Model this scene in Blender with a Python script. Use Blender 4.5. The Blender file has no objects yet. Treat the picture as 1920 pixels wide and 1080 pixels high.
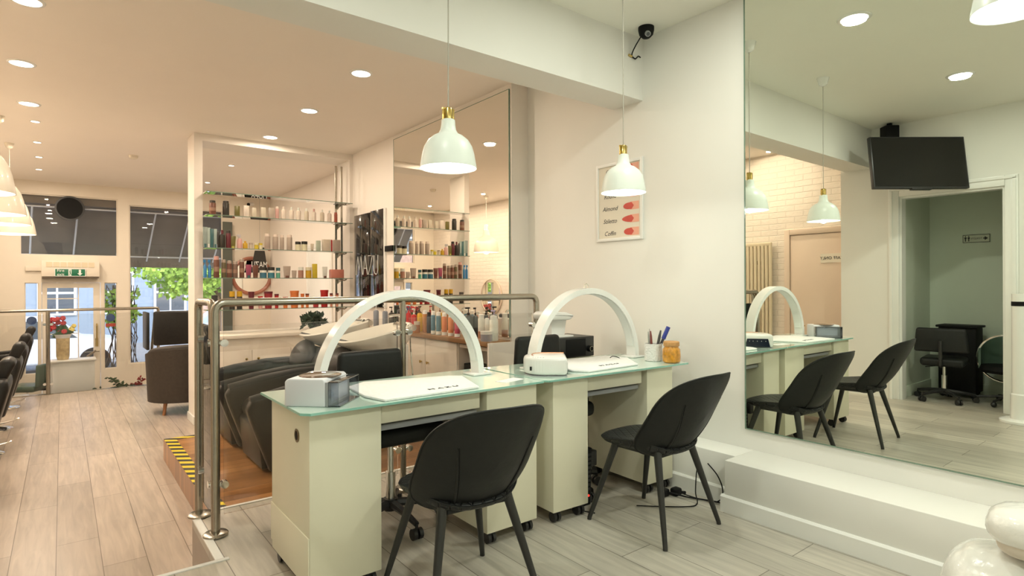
import bpy, bmesh, math, random
from mathutils import Vector, Matrix, Euler
random.seed(7)
SC = bpy.context.scene
COL = SC.collection
PI = math.pi

# ------------------------------------------------------------------ camera
FPX, YAW, HORIZON, ROLL, EYE = 1083.0, 0.662, 533.0, -0.0035, 1.25
cam_d = bpy.data.cameras.new('camera')
cam = bpy.data.objects.new('camera', cam_d)
COL.objects.link(cam)
SC.camera = cam
_s, _c = math.sin(YAW), math.cos(YAW)
_F = Vector((_s, _c, 0)); _R = Vector((_c, -_s, 0)); _U = Vector((0, 0, 1))
_R2 = _R * math.cos(ROLL) + _U * math.sin(ROLL)
_U2 = _R2.cross(_F)
_m = Matrix((_R2, _U2, -_F)).transposed().to_4x4()
_m.translation = (0, 0, EYE)
cam.matrix_world = _m
cam_d.sensor_width = 36
cam_d.lens = FPX / 1920 * 36
cam_d.shift_y = (HORIZON - 540) / 1920
cam_d.clip_start = 0.05
cam_d.clip_end = 200

# ------------------------------------------------------------------ world, sun, exposure
vs = SC.view_settings
vs.view_transform = 'Standard'
vs.look = 'None'
vs.gamma = 1.0
vs.use_curve_mapping = False
vs.exposure = -0.14
w = bpy.data.worlds.new('world'); SC.world = w; w.use_nodes = True
nt = w.node_tree
sky = nt.nodes.new('ShaderNodeTexSky')
sky.sky_type = 'NISHITA'; sky.sun_elevation = math.radians(48); sky.sun_rotation = math.radians(150)
sky.sun_disc = False
nt.links.new(sky.outputs[0], nt.nodes['Background'].inputs[0])
nt.nodes['Background'].inputs[1].default_value = 0.75
sun_d = bpy.data.lights.new('sun', 'SUN'); sun_d.energy = 3.5; sun_d.angle = 0.01; sun_d.color = (1, .95, .86)
sun = bpy.data.objects.new('sun', sun_d); COL.objects.link(sun)
sun.rotation_euler = Euler((math.radians(42), 0, math.radians(-25)))
sun.location = (0, 14, 8)

COOL = (0.965, 1.0, 0.885)
WARM = (1.0, 0.84, 0.66)
E_NEAR, E_BACK, E_SPOT, E_PEND = 14.5, 15.5, 22.0, 4.6

# ------------------------------------------------------------------ materials
def _new(name):
    m = bpy.data.materials.new(name); m.use_nodes = True
    return m, m.node_tree, m.node_tree.nodes['Principled BSDF']
def mat(name, col, rough=.5, metal=0.0, var=.04, scale=6.0, bump=0.0, coat=0.0, emit=None, es=0.0, spec=.5):
    m, n, p = _new(name)
    tc = n.nodes.new('ShaderNodeTexCoord'); nz = n.nodes.new('ShaderNodeTexNoise')
    nz.inputs['Scale'].default_value = scale; nz.inputs['Detail'].default_value = 4
    n.links.new(tc.outputs['Object'], nz.inputs['Vector'])
    r = n.nodes.new('ShaderNodeValToRGB')
    r.color_ramp.elements[0].position = .3; r.color_ramp.elements[1].position = .7
    r.color_ramp.elements[0].color = [max(0, c * (1 - var)) for c in col] + [1]
    r.color_ramp.elements[1].color = [min(1, c * (1 + var)) for c in col] + [1]
    n.links.new(nz.outputs[0], r.inputs[0]); n.links.new(r.outputs[0], p.inputs['Base Color'])
    p.inputs['Roughness'].default_value = rough; p.inputs['Metallic'].default_value = metal
    p.inputs['Coat Weight'].default_value = coat
    p.inputs['Specular IOR Level'].default_value = spec
    if emit: p.inputs['Emission Color'].default_value = (*emit, 1); p.inputs['Emission Strength'].default_value = es
    if bump:
        b = n.nodes.new('ShaderNodeBump'); b.inputs['Strength'].default_value = bump; b.inputs['Distance'].default_value = .01
        n.links.new(nz.outputs[0], b.inputs['Height']); n.links.new(b.outputs[0], p.inputs['Normal'])
    return m
def planks(name, c1, c2, c3, width, length, rough=.35, along='Y', off=0.0, seam=.0022):
    m, n, p = _new(name)
    L = n.links.new
    tc = n.nodes.new('ShaderNodeTexCoord'); mp = n.nodes.new('ShaderNodeMapping')
    mp.inputs['Rotation'].default_value = (0, 0, PI / 2 if along == 'Y' else 0)
    mp.inputs['Location'].default_value = (0, off, 0)
    L(tc.outputs['Object'], mp.inputs[0])
    br = n.nodes.new('ShaderNodeTexBrick')
    br.inputs['Scale'].default_value = 1; br.inputs['Brick Width'].default_value = length
    br.inputs['Row Height'].default_value = width; br.inputs['Mortar Size'].default_value = seam
    br.inputs['Mortar Smooth'].default_value = .1; br.inputs['Bias'].default_value = 0
    br.offset = .37; br.offset_frequency = 2
    br.inputs['Color1'].default_value = (*c1, 1); br.inputs['Color2'].default_value = (*c2, 1)
    br.inputs['Mortar'].default_value = (*c3, 1)
    L(mp.outputs[0], br.inputs[0])
    st = n.nodes.new('ShaderNodeMapping'); st.inputs['Scale'].default_value = (1.2, 14, 1)
    L(mp.outputs[0], st.inputs[0])
    nz = n.nodes.new('ShaderNodeTexNoise'); nz.inputs['Scale'].default_value = 2.2; nz.inputs['Detail'].default_value = 7
    nz.inputs['Distortion'].default_value = .6
    L(st.outputs[0], nz.inputs[0])
    n2 = n.nodes.new('ShaderNodeTexNoise'); n2.inputs['Scale'].default_value = 1.6; n2.inputs['Detail'].default_value = 3
    L(tc.outputs['Object'], n2.inputs[0])
    mr = n.nodes.new('ShaderNodeMapRange'); mr.inputs[1].default_value = .3; mr.inputs[2].default_value = .75
    mr.inputs[3].default_value = .80; mr.inputs[4].default_value = 1.12
    L(nz.outputs[0], mr.inputs[0])
    m2 = n.nodes.new('ShaderNodeMapRange'); m2.inputs[1].default_value = .3; m2.inputs[2].default_value = .7
    m2.inputs[3].default_value = .93; m2.inputs[4].default_value = 1.06
    L(n2.outputs[0], m2.inputs[0])
    mu = n.nodes.new('ShaderNodeMath'); mu.operation = 'MULTIPLY'; L(mr.outputs[0], mu.inputs[0]); L(m2.outputs[0], mu.inputs[1])
    vm = n.nodes.new('ShaderNodeVectorMath'); vm.operation = 'SCALE'
    L(br.outputs['Color'], vm.inputs[0]); L(mu.outputs[0], vm.inputs['Scale'])
    L(vm.outputs[0], p.inputs['Base Color'])
    p.inputs['Roughness'].default_value = rough
    b = n.nodes.new('ShaderNodeBump'); b.inputs['Strength'].default_value = .15; b.inputs['Distance'].default_value = .004
    L(nz.outputs[0], b.inputs['Height']); L(b.outputs[0], p.inputs['Normal'])
    return m
def brickwall(name, col):
    m, n, p = _new(name); L = n.links.new
    tc = n.nodes.new('ShaderNodeTexCoord')
    sx = n.nodes.new('ShaderNodeSeparateXYZ'); cx = n.nodes.new('ShaderNodeCombineXYZ')
    L(tc.outputs['Object'], sx.inputs[0]); L(sx.outputs[1], cx.inputs[0]); L(sx.outputs[2], cx.inputs[1])
    br = n.nodes.new('ShaderNodeTexBrick'); br.inputs['Scale'].default_value = 1
    br.inputs['Brick Width'].default_value = .225; br.inputs['Row Height'].default_value = .075
    br.inputs['Mortar Size'].default_value = .006; br.inputs['Mortar Smooth'].default_value = .6
    br.inputs['Color1'].default_value = (*col, 1); br.inputs['Color2'].default_value = (*[c * .97 for c in col], 1)
    br.inputs['Mortar'].default_value = (*[c * .93 for c in col], 1)
    L(cx.outputs[0], br.inputs[0]); L(br.outputs['Color'], p.inputs['Base Color'])
    nz = n.nodes.new('ShaderNodeTexNoise'); nz.inputs['Scale'].default_value = 25
    L(tc.outputs['Object'], nz.inputs[0])
    a = n.nodes.new('ShaderNodeMath'); a.operation = 'MULTIPLY_ADD'; a.inputs[1].default_value = -1.2
    L(br.outputs['Fac'], a.inputs[0]); L(nz.outputs[0], a.inputs[2])
    b = n.nodes.new('ShaderNodeBump'); b.inputs['Strength'].default_value = .45; b.inputs['Distance'].default_value = .008
    L(a.outputs[0], b.inputs['Height']); L(b.outputs[0], p.inputs['Normal'])
    p.inputs['Roughness'].default_value = .6
    return m
def glassy(name, tint, refl=.08, alpha=.9, rough=0.0):
    m = bpy.data.materials.new(name); m.use_nodes = True; n = m.node_tree; n.nodes.clear(); L = n.links.new
    o = n.nodes.new('ShaderNodeOutputMaterial'); t = n.nodes.new('ShaderNodeBsdfTransparent')
    g = n.nodes.new('ShaderNodeBsdfGlossy'); g.inputs['Roughness'].default_value = rough
    nz = n.nodes.new('ShaderNodeTexNoise'); nz.inputs['Scale'].default_value = 3
    mr = n.nodes.new('ShaderNodeMapRange'); mr.inputs[3].default_value = alpha * .98; mr.inputs[4].default_value = alpha
    L(nz.outputs[0], mr.inputs[0])
    cm = n.nodes.new('ShaderNodeVectorMath'); cm.operation = 'SCALE'; cm.inputs[0].default_value = tint
    L(mr.outputs[0], cm.inputs['Scale']); L(cm.outputs[0], t.inputs[0])
    f = n.nodes.new('ShaderNodeFresnel'); f.inputs[0].default_value = 1.45
    ad = n.nodes.new('ShaderNodeMath'); ad.operation = 'MULTIPLY'; ad.inputs[1].default_value = refl / .04
    L(f.outputs[0], ad.inputs[0]); ad.use_clamp = True
    mx = n.nodes.new('ShaderNodeMixShader'); L(ad.outputs[0], mx.inputs[0]); L(t.outputs[0], mx.inputs[1]); L(g.outputs[0], mx.inputs[2])
    L(mx.outputs[0], o.inputs[0])
    return m
def mirror_mat(name, tint):
    m = mat(name, tint, rough=.0, metal=1.0, var=.004, scale=.8)
    return m
def glow(name, col, s):
    m = bpy.data.materials.new(name); m.use_nodes = True; n = m.node_tree; n.nodes.clear()
    o = n.nodes.new('ShaderNodeOutputMaterial'); e = n.nodes.new('ShaderNodeEmission')
    e.inputs[0].default_value = (*col, 1); e.inputs[1].default_value = s
    n.links.new(e.outputs[0], o.inputs[0]); return m
def stripes(name, c1, c2, period, ang=.8):
    m, n, p = _new(name); L = n.links.new
    tc = n.nodes.new('ShaderNodeTexCoord'); mp = n.nodes.new('ShaderNodeMapping')
    mp.inputs['Rotation'].default_value = (0, 0, ang); L(tc.outputs['Object'], mp.inputs[0])
    sx = n.nodes.new('ShaderNodeSeparateXYZ'); L(mp.outputs[0], sx.inputs[0])
    d = n.nodes.new('ShaderNodeMath'); d.operation = 'DIVIDE'; d.inputs[1].default_value = period; L(sx.outputs[1], d.inputs[0])
    fr = n.nodes.new('ShaderNodeMath'); fr.operation = 'FRACT'; L(d.outputs[0], fr.inputs[0])
    gt = n.nodes.new('ShaderNodeMath'); gt.operation = 'GREATER_THAN'; gt.inputs[1].default_value = .5; L(fr.outputs[0], gt.inputs[0])
    mx = n.nodes.new('ShaderNodeMix'); mx.data_type = 'RGBA'; L(gt.outputs[0], mx.inputs[0])
    mx.inputs[6].default_value = (*c1, 1); mx.inputs[7].default_value = (*c2, 1); L(mx.outputs[2], p.inputs['Base Color'])
    p.inputs['Roughness'].default_value = .4
    return m

M = {}
M['wall'] = mat('wall_paint', (.86, .85, .80), .55, var=.012, scale=2)
M['wall2'] = mat('back_wall_paint', (.86, .80, .73), .55, var=.012, scale=2)  # white walls with the back room's warm light mixed into the colour
M['ceil'] = mat('ceiling_paint', (.90, .89, .80), .7, var=.012, scale=1.5)
M['ceil2'] = mat('ceiling_paint_warm_lit', (.92, .85, .77), .7, var=.012, scale=1.5)  # warm lamplight of the back room painted into the ceiling colour
M['trim'] = mat('white_gloss_paint', (.88, .88, .84), .3, var=.01)
M['brick'] = brickwall('painted_brick', (.86, .78, .68))
M['floor'] = planks('floor_near_planks', (.58, .54, .46), (.43, .40, .335), (.19, .165, .13), .205, 1.3, .33, off=.03)
M['floor2'] = planks('floor_planks_warm_lit', (.52, .43, .35), (.43, .355, .285), (.19, .15, .11), .205, 1.3, .33, off=.03)  # same planks as the near floor, warm lamp light put into the colour
M['brownwood'] = planks('brown_platform_planks', (.50, .24, .085), (.27, .12, .04), (.10, .05, .02), .10, 1.2, .28, along='X')
M['counterwood'] = planks('counter_wood', (.42, .23, .10), (.30, .15, .06), (.2, .1, .05), .09, .8, .35)
M['cream'] = mat('cream_laminate', (.80, .77, .60), .35, var=.012)
M['cream2'] = mat('warm_cupboard_paint', (.80, .72, .62), .35, var=.012)
M['steel'] = mat('brushed_steel', (.43, .40, .34), .26, 1.0, var=.05, scale=30)
M['chrome'] = mat('chrome', (.8, .8, .78), .08, 1.0)
M['brass'] = mat('brass', (.62, .46, .16), .22, 1.0)
M['mirror'] = mirror_mat('mirror_silver', (.90, .925, .85))
M['mirror2'] = mirror_mat('mirror_tinted', (.93, .91, .85))
M['railglass'] = glassy('rail_glass', (1, 1, .99), .05, .965)
M['winglass'] = glassy('window_glass', (1, 1, 1), .04, .97)
M['shelfglass'] = glassy('shelf_glass', (.78, .86, .80), .10, .93)
M['glassedge'] = mat('glass_edge', (.18, .26, .20), .15)
M['mint'] = mat('mint_frosted_glass', (.62, .80, .70), .07, var=.02, coat=.6)
M['minte'] = mat('mint_glass_edge', (.30, .60, .50), .1, coat=.5)
M['leather'] = mat('black_leather', (.012, .013, .012), .46, var=.12, scale=40, bump=.08, spec=.3)
M['leather2'] = mat('charcoal_leather', (.022, .020, .018), .38, var=.12, scale=40, bump=.08, spec=.3)
M['blackleg'] = mat('black_legs', (.022, .022, .020), .35)
M['blackpl'] = mat('black_plastic', (.02, .02, .02), .4)
M['greypl'] = mat('grey_plastic', (.32, .33, .34), .35)
M['silverpl'] = mat('silver_plastic', (.72, .73, .77), .35, var=.02)
M['whitepl'] = mat('white_plastic', (.86, .86, .83), .25, var=.01, coat=.3)
M['lamp_white'] = mat('white_enamel', (.80, .86, .80), .38, var=.01, coat=.1)
M['lamp_in'] = mat('white_enamel_inside', (.9, .9, .88), .5, emit=(1, .98, .92), es=.0)
M['lampcream'] = mat('cream_enamel', (.80, .74, .62), .3, var=.01, coat=.3)
M['cord'] = mat('grey_cord', (.40, .38, .32), .6)
M['black'] = mat('matt_black', (.010, .010, .010), .6, spec=.15)
M['screen'] = mat('dark_screen', (.008, .008, .008), .12, var=.3, scale=1)
M['bulb'] = glow('bulb_glow', (1, .97, .88), 22)
M['dl_cool'] = glow('downlight_cool', (1, .99, .90), 9)
M['dl_warm'] = glow('downlight_warm', (1, .91, .76), 9)
M['towel'] = mat('white_towel', (.88, .88, .86), .9, var=.03, scale=60, bump=.3)
M['ink'] = mat('dark_ink', (.05, .05, .05), .6)
M['whiteink'] = mat('white_lettering', (.85, .85, .82), .5)
M['sanit'] = mat('white_ceramic', (.84, .80, .72), .12, var=.01, coat=.5)
M['panelblack'] = mat('gloss_black_panel', (.010, .009, .008), .08, coat=.5)
M['hazard'] = stripes('hazard_tape', (.78, .60, .03), (.03, .03, .03), .11, .6)
M['green'] = mat('exit_green', (.01, .16, .08), .4)
M['leaf'] = mat('leaf_green', (.05, .12, .04), .5, var=.4, scale=20)
M['leafbright'] = mat('tree_leaves', (.36, .52, .08), .6, var=.5, scale=8)
M['twig'] = mat('branch', (.14, .09, .05), .8)
M['amber'] = mat('amber_glass', (.62, .28, .03), .08, var=.3, scale=60, coat=.6)
M['cork'] = mat('orange_cork_lid', (.62, .33, .12), .6, var=.1, scale=60)
M['tan'] = mat('door_paint', (.74, .60, .48), .45, var=.01)
M['awn'] = mat('awning_fabric', (.26, .225, .185), .85, var=.1, scale=3)
M['frontpaint'] = mat('shopfront_paint', (.80, .73, .62), .45, var=.012)
M['radiator'] = mat('radiator_cream', (.74, .64, .46), .35, var=.01)
M['tarmac'] = mat('road', (.30, .30, .29), .9, var=.1)
M['house'] = mat('street_brick', (.42, .27, .20), .9, var=.25, scale=6)
M['houseblue'] = mat('street_grey_render', (.26, .31, .37), .8)
M['white'] = mat('white_paint', (.86, .86, .86), .5)
M['red'] = mat('red_petals', (.42, .02, .03), .6, var=.3, scale=30)
M['darkglass'] = mat('dark_window', (.10, .11, .12), .1)
M['nailskin'] = mat('nail_print_skin', (.85, .42, .30), .5)
M['nailred'] = mat('nail_print_red', (.62, .07, .05), .35)
M['paper'] = mat('poster_paper', (.80, .74, .62), .6, var=.01)
M['bluesticker'] = mat('blue_sticker', (.04, .08, .22), .4)
M['redsticker'] = mat('red_sticker', (.45, .06, .04), .4)
M['quilt'] = mat('wrinkled_white_vinyl', (.88, .87, .82), .22, var=.02, scale=14, bump=.6, coat=.4)
M['beigepad'] = mat('beige_pad', (.70, .62, .52), .5)
M['stoolgreen'] = mat('grey_green_vinyl', (.10, .16, .12), .4)
_cc = {}
def cmat(rgb, rough=.3):
    k = tuple(round(v, 3) for v in rgb)
    if k not in _cc: _cc[k] = mat('packaging_%d' % len(_cc), k, rough, var=.05, scale=30)
    return _cc[k]

# ------------------------------------------------------------------ mesh builder
class MB:
    def __init__(s): s.bm = bmesh.new()
    def _add(s, b, T=None):
        if T is not None: bmesh.ops.transform(b, matrix=T, verts=b.verts)
        me = bpy.data.meshes.new('t'); b.to_mesh(me); b.free()
        s.bm.from_mesh(me); bpy.data.meshes.remove(me); return s
    def box(s, x0, x1, y0, y1, z0, z1, r=0.0, seg=2, T=None):
        b = bmesh.new(); bmesh.ops.create_cube(b, size=1)
        for v in b.verts:
            v.co = ((x0 + x1) / 2 + v.co.x * (x1 - x0), (y0 + y1) / 2 + v.co.y * (y1 - y0), (z0 + z1) / 2 + v.co.z * (z1 - z0))
        if r > 0: bmesh.ops.bevel(b, geom=b.edges[:], offset=r, segments=seg, affect='EDGES', profile=.5)
        return s._add(b, T)
    def prism(s, pts, d0, d1, axis='Y', r=0.0, seg=2, T=None):
        # pts 2-D outline, extruded along axis from d0 to d1
        b = bmesh.new()
        def P(p, d):
            if axis == 'Y': return (p[0], d, p[1])
            if axis == 'X': return (d, p[0], p[1])
            return (p[0], p[1], d)
        a = [b.verts.new(P(p, d0)) for p in pts]; c = [b.verts.new(P(p, d1)) for p in pts]
        b.faces.new(a); b.faces.new(c[::-1])
        for i in range(len(pts)):
            j = (i + 1) % len(pts); b.faces.new((a[j], a[i], c[i], c[j]))
        bmesh.ops.recalc_face_normals(b, faces=b.faces[:])
        if r > 0: bmesh.ops.bevel(b, geom=b.edges[:], offset=r, segments=seg, affect='EDGES', profile=.5)
        return s._add(b, T)
    def lathe(s, prof, seg=24, T=None, closed=False):
        b = bmesh.new(); rings = []
        for r, z in prof:
            if r < 1e-6: rings.append([b.verts.new((0, 0, z))])
            else: rings.append([b.verts.new((r * math.cos(2 * PI * i / seg), r * math.sin(2 * PI * i / seg), z)) for i in range(seg)])
        for A, B in zip(rings, rings[1:]):
            for i in range(seg):
                j = (i + 1) % seg
                if len(A) == 1 and len(B) == 1: continue
                if len(A) == 1: b.faces.new((A[0], B[i], B[j]))
                elif len(B) == 1: b.faces.new((A[i], B[0], A[j]))
                else: b.faces.new((A[i], B[i], B[j], A[j]))
        bmesh.ops.recalc_face_normals(b, faces=b.faces[:])
        return s._add(b, T)
    def cyl(s, p0, p1, r0, r1=None, seg=16):
        r1 = r0 if r1 is None else r1
        p0, p1 = Vector(p0), Vector(p1); d = p1 - p0
        q = d.to_track_quat('Z', 'Y').to_matrix().to_4x4(); q.translation = p0
        return s.lathe([(0, 0), (r0, 0), (r1, d.length), (0, d.length)], seg, q)
    def tube(s, pts, r, seg=10, radii=None):
        pts = [Vector(p) for p in pts]; b = bmesh.new(); rings = []
        up = None
        for i, p in enumerate(pts):
            t = (pts[min(i + 1, len(pts) - 1)] - pts[max(i - 1, 0)]).normalized()
            if up is None:
                up = t.orthogonal().normalized()
            up = (up - t * up.dot(t)).normalized(); bi = t.cross(up)
            rr = radii[i] if radii else r
            rings.append([b.verts.new(p + (up * math.cos(2 * PI * k / seg) + bi * math.sin(2 * PI * k / seg)) * rr) for k in range(seg)])
        for A, B in zip(rings, rings[1:]):
            for k in range(seg):
                l = (k + 1) % seg; b.faces.new((A[k], A[l], B[l], B[k]))
        b.faces.new(rings[0][::-1]); b.faces.new(rings[-1])
        bmesh.ops.recalc_face_normals(b, faces=b.faces[:])
        return s._add(b)
    def sphere(s, c, r, sc=(1, 1, 1), seg=16, T=None):
        b = bmesh.new(); bmesh.ops.create_uvsphere(b, u_segments=seg, v_segments=max(6, seg // 2), radius=r)
        for v in b.verts: v.co = Vector((v.co.x * sc[0], v.co.y * sc[1], v.co.z * sc[2])) + Vector(c)
        return s._add(b, T)
    def grid(s, f, nu, nv, thick=0.0):
        b = bmesh.new()
        V = [[b.verts.new(f(u / nu, v / nv)) for u in range(nu + 1)] for v in range(nv + 1)]
        for v in range(nv):
            for u in range(nu): b.faces.new((V[v][u], V[v][u + 1], V[v + 1][u + 1], V[v + 1][u]))
        if thick:
            b.normal_update()
            bmesh.ops.solidify(b, geom=b.faces[:], thickness=thick)
        bmesh.ops.recalc_face_normals(b, faces=b.faces[:])
        return s._add(b)
def smooth_path(pts, n=6):
    P = [Vector(p) for p in pts]; out = []
    for i in range(len(P) - 1):
        p0, p1, p2, p3 = P[max(i - 1, 0)], P[i], P[i + 1], P[min(i + 2, len(P) - 1)]
        for k in range(n):
            t = k / n
            out.append(.5 * ((2 * p1) + (p2 - p0) * t + (2 * p0 - 5 * p1 + 4 * p2 - p3) * t * t + (-p0 + 3 * p1 - 3 * p2 + p3) * t ** 3))
    out.append(P[-1]); return out
def bend(pts, rad, n=6):
    # polyline with rounded corners
    P = [Vector(p) for p in pts]; out = [P[0]]
    for i in range(1, len(P) - 1):
        a = (P[i - 1] - P[i]).normalized(); c = (P[i + 1] - P[i]).normalized()
        A = P[i] + a * rad; C = P[i] + c * rad
        for k in range(n + 1):
            t = k / n; out.append(A * (1 - t) ** 2 + P[i] * 2 * t * (1 - t) + C * t * t)
    out.append(P[-1]); return out
def link(name, mb, m, parent=None, world=False, ang=40):
    me = bpy.data.meshes.new(name); mb.bm.to_mesh(me); mb.bm.free()
    ms = m if isinstance(m, (list, tuple)) else [m]
    for x in ms: me.materials.append(x)
    for p in me.polygons: p.use_smooth = True
    me.set_sharp_from_angle(angle=math.radians(ang))
    o = bpy.data.objects.new(name, me); COL.objects.link(o)
    if parent is not None:
        o.parent = parent
        if world:
            q = parent; off = Vector((0, 0, 0)); ok = True
            chain = []
            while q is not None: chain.append(q); q = q.parent
            Mx = Matrix.Identity(4)
            for q in chain[::-1]: Mx = Mx @ Matrix.LocRotScale(q.location, q.rotation_euler, q.scale)
            me.transform(Mx.inverted())
    else:
        # origin at the base centre
        cs = [v.co for v in me.vertices]
        c = Vector(((min(v.x for v in cs) + max(v.x for v in cs)) / 2, (min(v.y for v in cs) + max(v.y for v in cs)) / 2, min(v.z for v in cs)))
        if not name.startswith(('floor', 'wall', 'platform')):
            me.transform(Matrix.Translation(-c)); o.location = c
    return o
def tag(o, label, cat, group=None, kind=None):
    o['label'] = label; o['category'] = cat
    if group: o['group'] = group
    if kind: o['kind'] = kind
    return o
def thing(name, label, cat, loc=(0, 0, 0), rz=0.0, group=None, rot=None):
    o = bpy.data.objects.new(name, None); COL.objects.link(o); o.empty_display_size = .05
    o.location = loc; o.rotation_euler = rot if rot else (0, 0, rz)
    return tag(o, label, cat, group)
def struct(name, mb, m, ang=40, parent=None):
    o = link(name, mb, m, parent, world=parent is not None, ang=ang)
    if parent is None: o['kind'] = 'structure'
    return o
def box_struct(name, x0, x1, y0, y1, z0, z1, m, r=0):
    return struct(name, MB().box(x0, x1, y0, y1, z0, z1, r), m)
def dup(root, loc, rz=None, label=None, group=None):
    def cp(o, par):
        c = o.copy(); COL.objects.link(c); c.parent = par
        for ch in kids.get(o.name, []): cp(ch, c)
        return c
    kids = {}
    for o in bpy.data.objects:
        if o.parent: kids.setdefault(o.parent.name, []).append(o)
    r = cp(root, None); r.location = loc
    if rz is not None: r.rotation_euler = (0, 0, rz)
    if label: r['label'] = label
    if group: r['group'] = group
    return r
def text_part(name, body, size, m, parent, origin, right, up, depth=.0015, align='CENTER', shear=0.0, sx=1.0):
    cu = bpy.data.curves.new(name + '_c', 'FONT'); cu.body = body; cu.size = size; cu.extrude = depth / 2
    cu.align_x = align; cu.align_y = 'CENTER'; cu.shear = shear; cu.resolution_u = 3
    t = bpy.data.objects.new(name + '_c', cu); COL.objects.link(t)
    dg = bpy.context.evaluated_depsgraph_get(); dg.update()
    me = bpy.data.meshes.new_from_object(t.evaluated_get(dg))
    bpy.data.objects.remove(t); bpy.data.curves.remove(cu)
    r = Vector(right).normalized(); u = Vector(up).normalized(); nn = r.cross(u)
    R = Matrix((r * sx, u, nn)).transposed().to_4x4(); R.translation = Vector(origin)
    me.transform(R)
    me.name = name; me.materials.clear(); me.materials.append(m)
    o = bpy.data.objects.new(name, me); COL.objects.link(o)
    if parent is not None:
        o.parent = parent
        me.transform(Matrix.LocRotScale(parent.location, parent.rotation_euler, parent.scale).inverted())
    return o
def pxX(u, y):       # x of the sight line through picture column u at depth y
    t = (u - 960) / FPX; return y * (_s + _c * t) / (_c - _s * t)
def pxY(u, x):
    t = (u - 960) / FPX; return x * (_c - _s * t) / (_s + _c * t)
def lamp(kind, name, loc, energy, col, parent=None, size=.12, rot=(0, 0, 0), spread=None):
    d = bpy.data.lights.new(name, kind); d.energy = energy; d.color = col
    if kind == 'AREA': d.shape = 'DISK'; d.size = size
    elif kind in ('POINT', 'SPOT'): d.shadow_soft_size = size
    o = bpy.data.objects.new(name, d); COL.objects.link(o); o.location = loc; o.rotation_euler = rot
    if parent: o.parent = parent
    return o

# ------------------------------------------------------------------ floors and steps
WX = 3.18          # right wall
ZC = 2.95          # ceiling
ZL = -0.30         # lower floor
ZE = -0.80         # entrance level
struct('floor', MB().prism([(-.80, -2.6), (3.18, -2.6), (3.18, 3.84), (2.75, 3.84), (2.75, 3.545), (.555, 3.545), (.555, 2.888), (-.80, 2.888)], -.06, 0, 'Z'), M['floor'])
box_struct('floor_lower', -1.05, 3.4, 2.90, 10.62, ZL - .06, ZL, M['floor2'])
box_struct('floor_entrance', -1.05, 3.4, 10.6, 12.3, ZE - .06, ZE, M['floor2'])
box_struct('wall_step', -1.05, 3.4, 10.58, 10.62, ZE, ZL - .06, M['wall2'])
box_struct('wall_riser_front', -1.05, .555, 2.86, 2.888, ZL, -.06, M['trim'])
box_struct('wall_riser_side', .555, .60, 2.888, 3.545, ZL, -.06, mat('grey_riser', (.42, .36, .31), .5))
box_struct('wall_riser_back', .60, 2.75, 3.50, 3.54, ZL, -.06, M['trim'])
# light metal nosings along the edges of the upper floor
box_struct('trim_1', -.78, .60, 2.872, 2.896, -.004, .005, M['trim'], .001)
box_struct('trim_2', .545, .582, 2.896, 3.56, -.004, .005, M['trim'], .001)
box_struct('trim_3', .582, 2.75, 3.535, 3.56, -.004, .005, M['trim'], .001)

# ------------------------------------------------------------------ walls, ceiling, beam
T = .12
struct('ceiling', MB().prism([(-.9, -2.6), (3.5, -2.6), (3.5, 2.7), (-.9, 2.7)], ZC, ZC + .1, 'Z'), M['ceil'])
struct('ceiling_back', MB().prism([(-1.2, 2.7), (3.5, 2.7), (3.5, 12.3), (-1.2, 12.3)], ZC, ZC + .1, 'Z'), M['ceil2'])
box_struct('trim_beam', -.75, WX + .0, 2.60, 2.87, 2.52, ZC, M['wall'])
box_struct('wall_right', WX, WX + T, -2.6, 3.86, -.3, ZC, M['wall'])
struct('wall_right_ledge', MB().box(2.98, WX, 1.79, 3.84, 0, .28, .006), M['wall'])
struct('wall_right_plinth', MB().box(2.87, WX, -2.6, 1.79, 0, .28, .006), M['wall'])
struct('baseboard_right', MB().prism([(0, 0), (-.016, 0), (-.016, .082), (-.006, .092), (0, .092)], -2.6, 1.806, 'Y', T=Matrix.Translation((2.87, 0, 0))).box(2.87, 2.98, 1.79, 1.806, 0, .09), M['trim'])
struct('baseboard_right_recess', MB().prism([(0, 0), (-.016, 0), (-.016, .082), (-.006, .092), (0, .092)], 1.806, 3.5, 'Y', T=Matrix.Translation((2.98, 0, 0))), M['trim'])
box_struct('wall_rear', -.9, WX + T, -2.72, -2.6, -.06, ZC, M['wall'])
# left wall of the near room with the corridor opening
struct('wall_left', MB().box(-.87, -.75, -2.6, 1.45, 0, ZC).box(-.87, -.75, 2.33, 2.92, 0, ZC).box(-.87, -.75, 1.45, 2.33, 2.17, ZC), M['wall'])
box_struct('wall_left_step', -1.05, -.87, 2.80, 2.92, ZL, ZC, M['wall2'])
# corridor behind the opening
wc = mat('corridor_paint', (.66, .72, .60), .6, var=.01)
struct('wall_corridor', MB().box(-1.88, -1.76, .6, 2.47, 0, 2.5).box(-1.76, -.87, 2.35, 2.47, 0, 2.5).box(-1.76, -.87, .5, .6, 0, 2.5), wc)
box_struct('ceiling_corridor', -1.88, -.87, .5, 2.47, 2.5, 2.58, wc)
box_struct('floor_corridor', -1.88, -.80, .5, 2.47, -.06, -.001, M['floor'])
box_struct('baseboard_corridor_back', -1.76, -1.745, .6, 2.35, 0, .12, wc, .003)
box_struct('baseboard_corridor_side', -1.745, -.88, 2.335, 2.35, 0, .12, wc, .003)
def frame_bm(xa, xb, y0, y1, z1, wd, z0=0.0):
    b = MB()
    b.box(xa, xb, y0 - wd, y0, z0, z1 + wd, .006).box(xa, xb, y1, y1 + wd, z0, z1 + wd, .006).box(xa, xb, y0, y1, z1, z1 + wd, .006)
    return b
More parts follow.
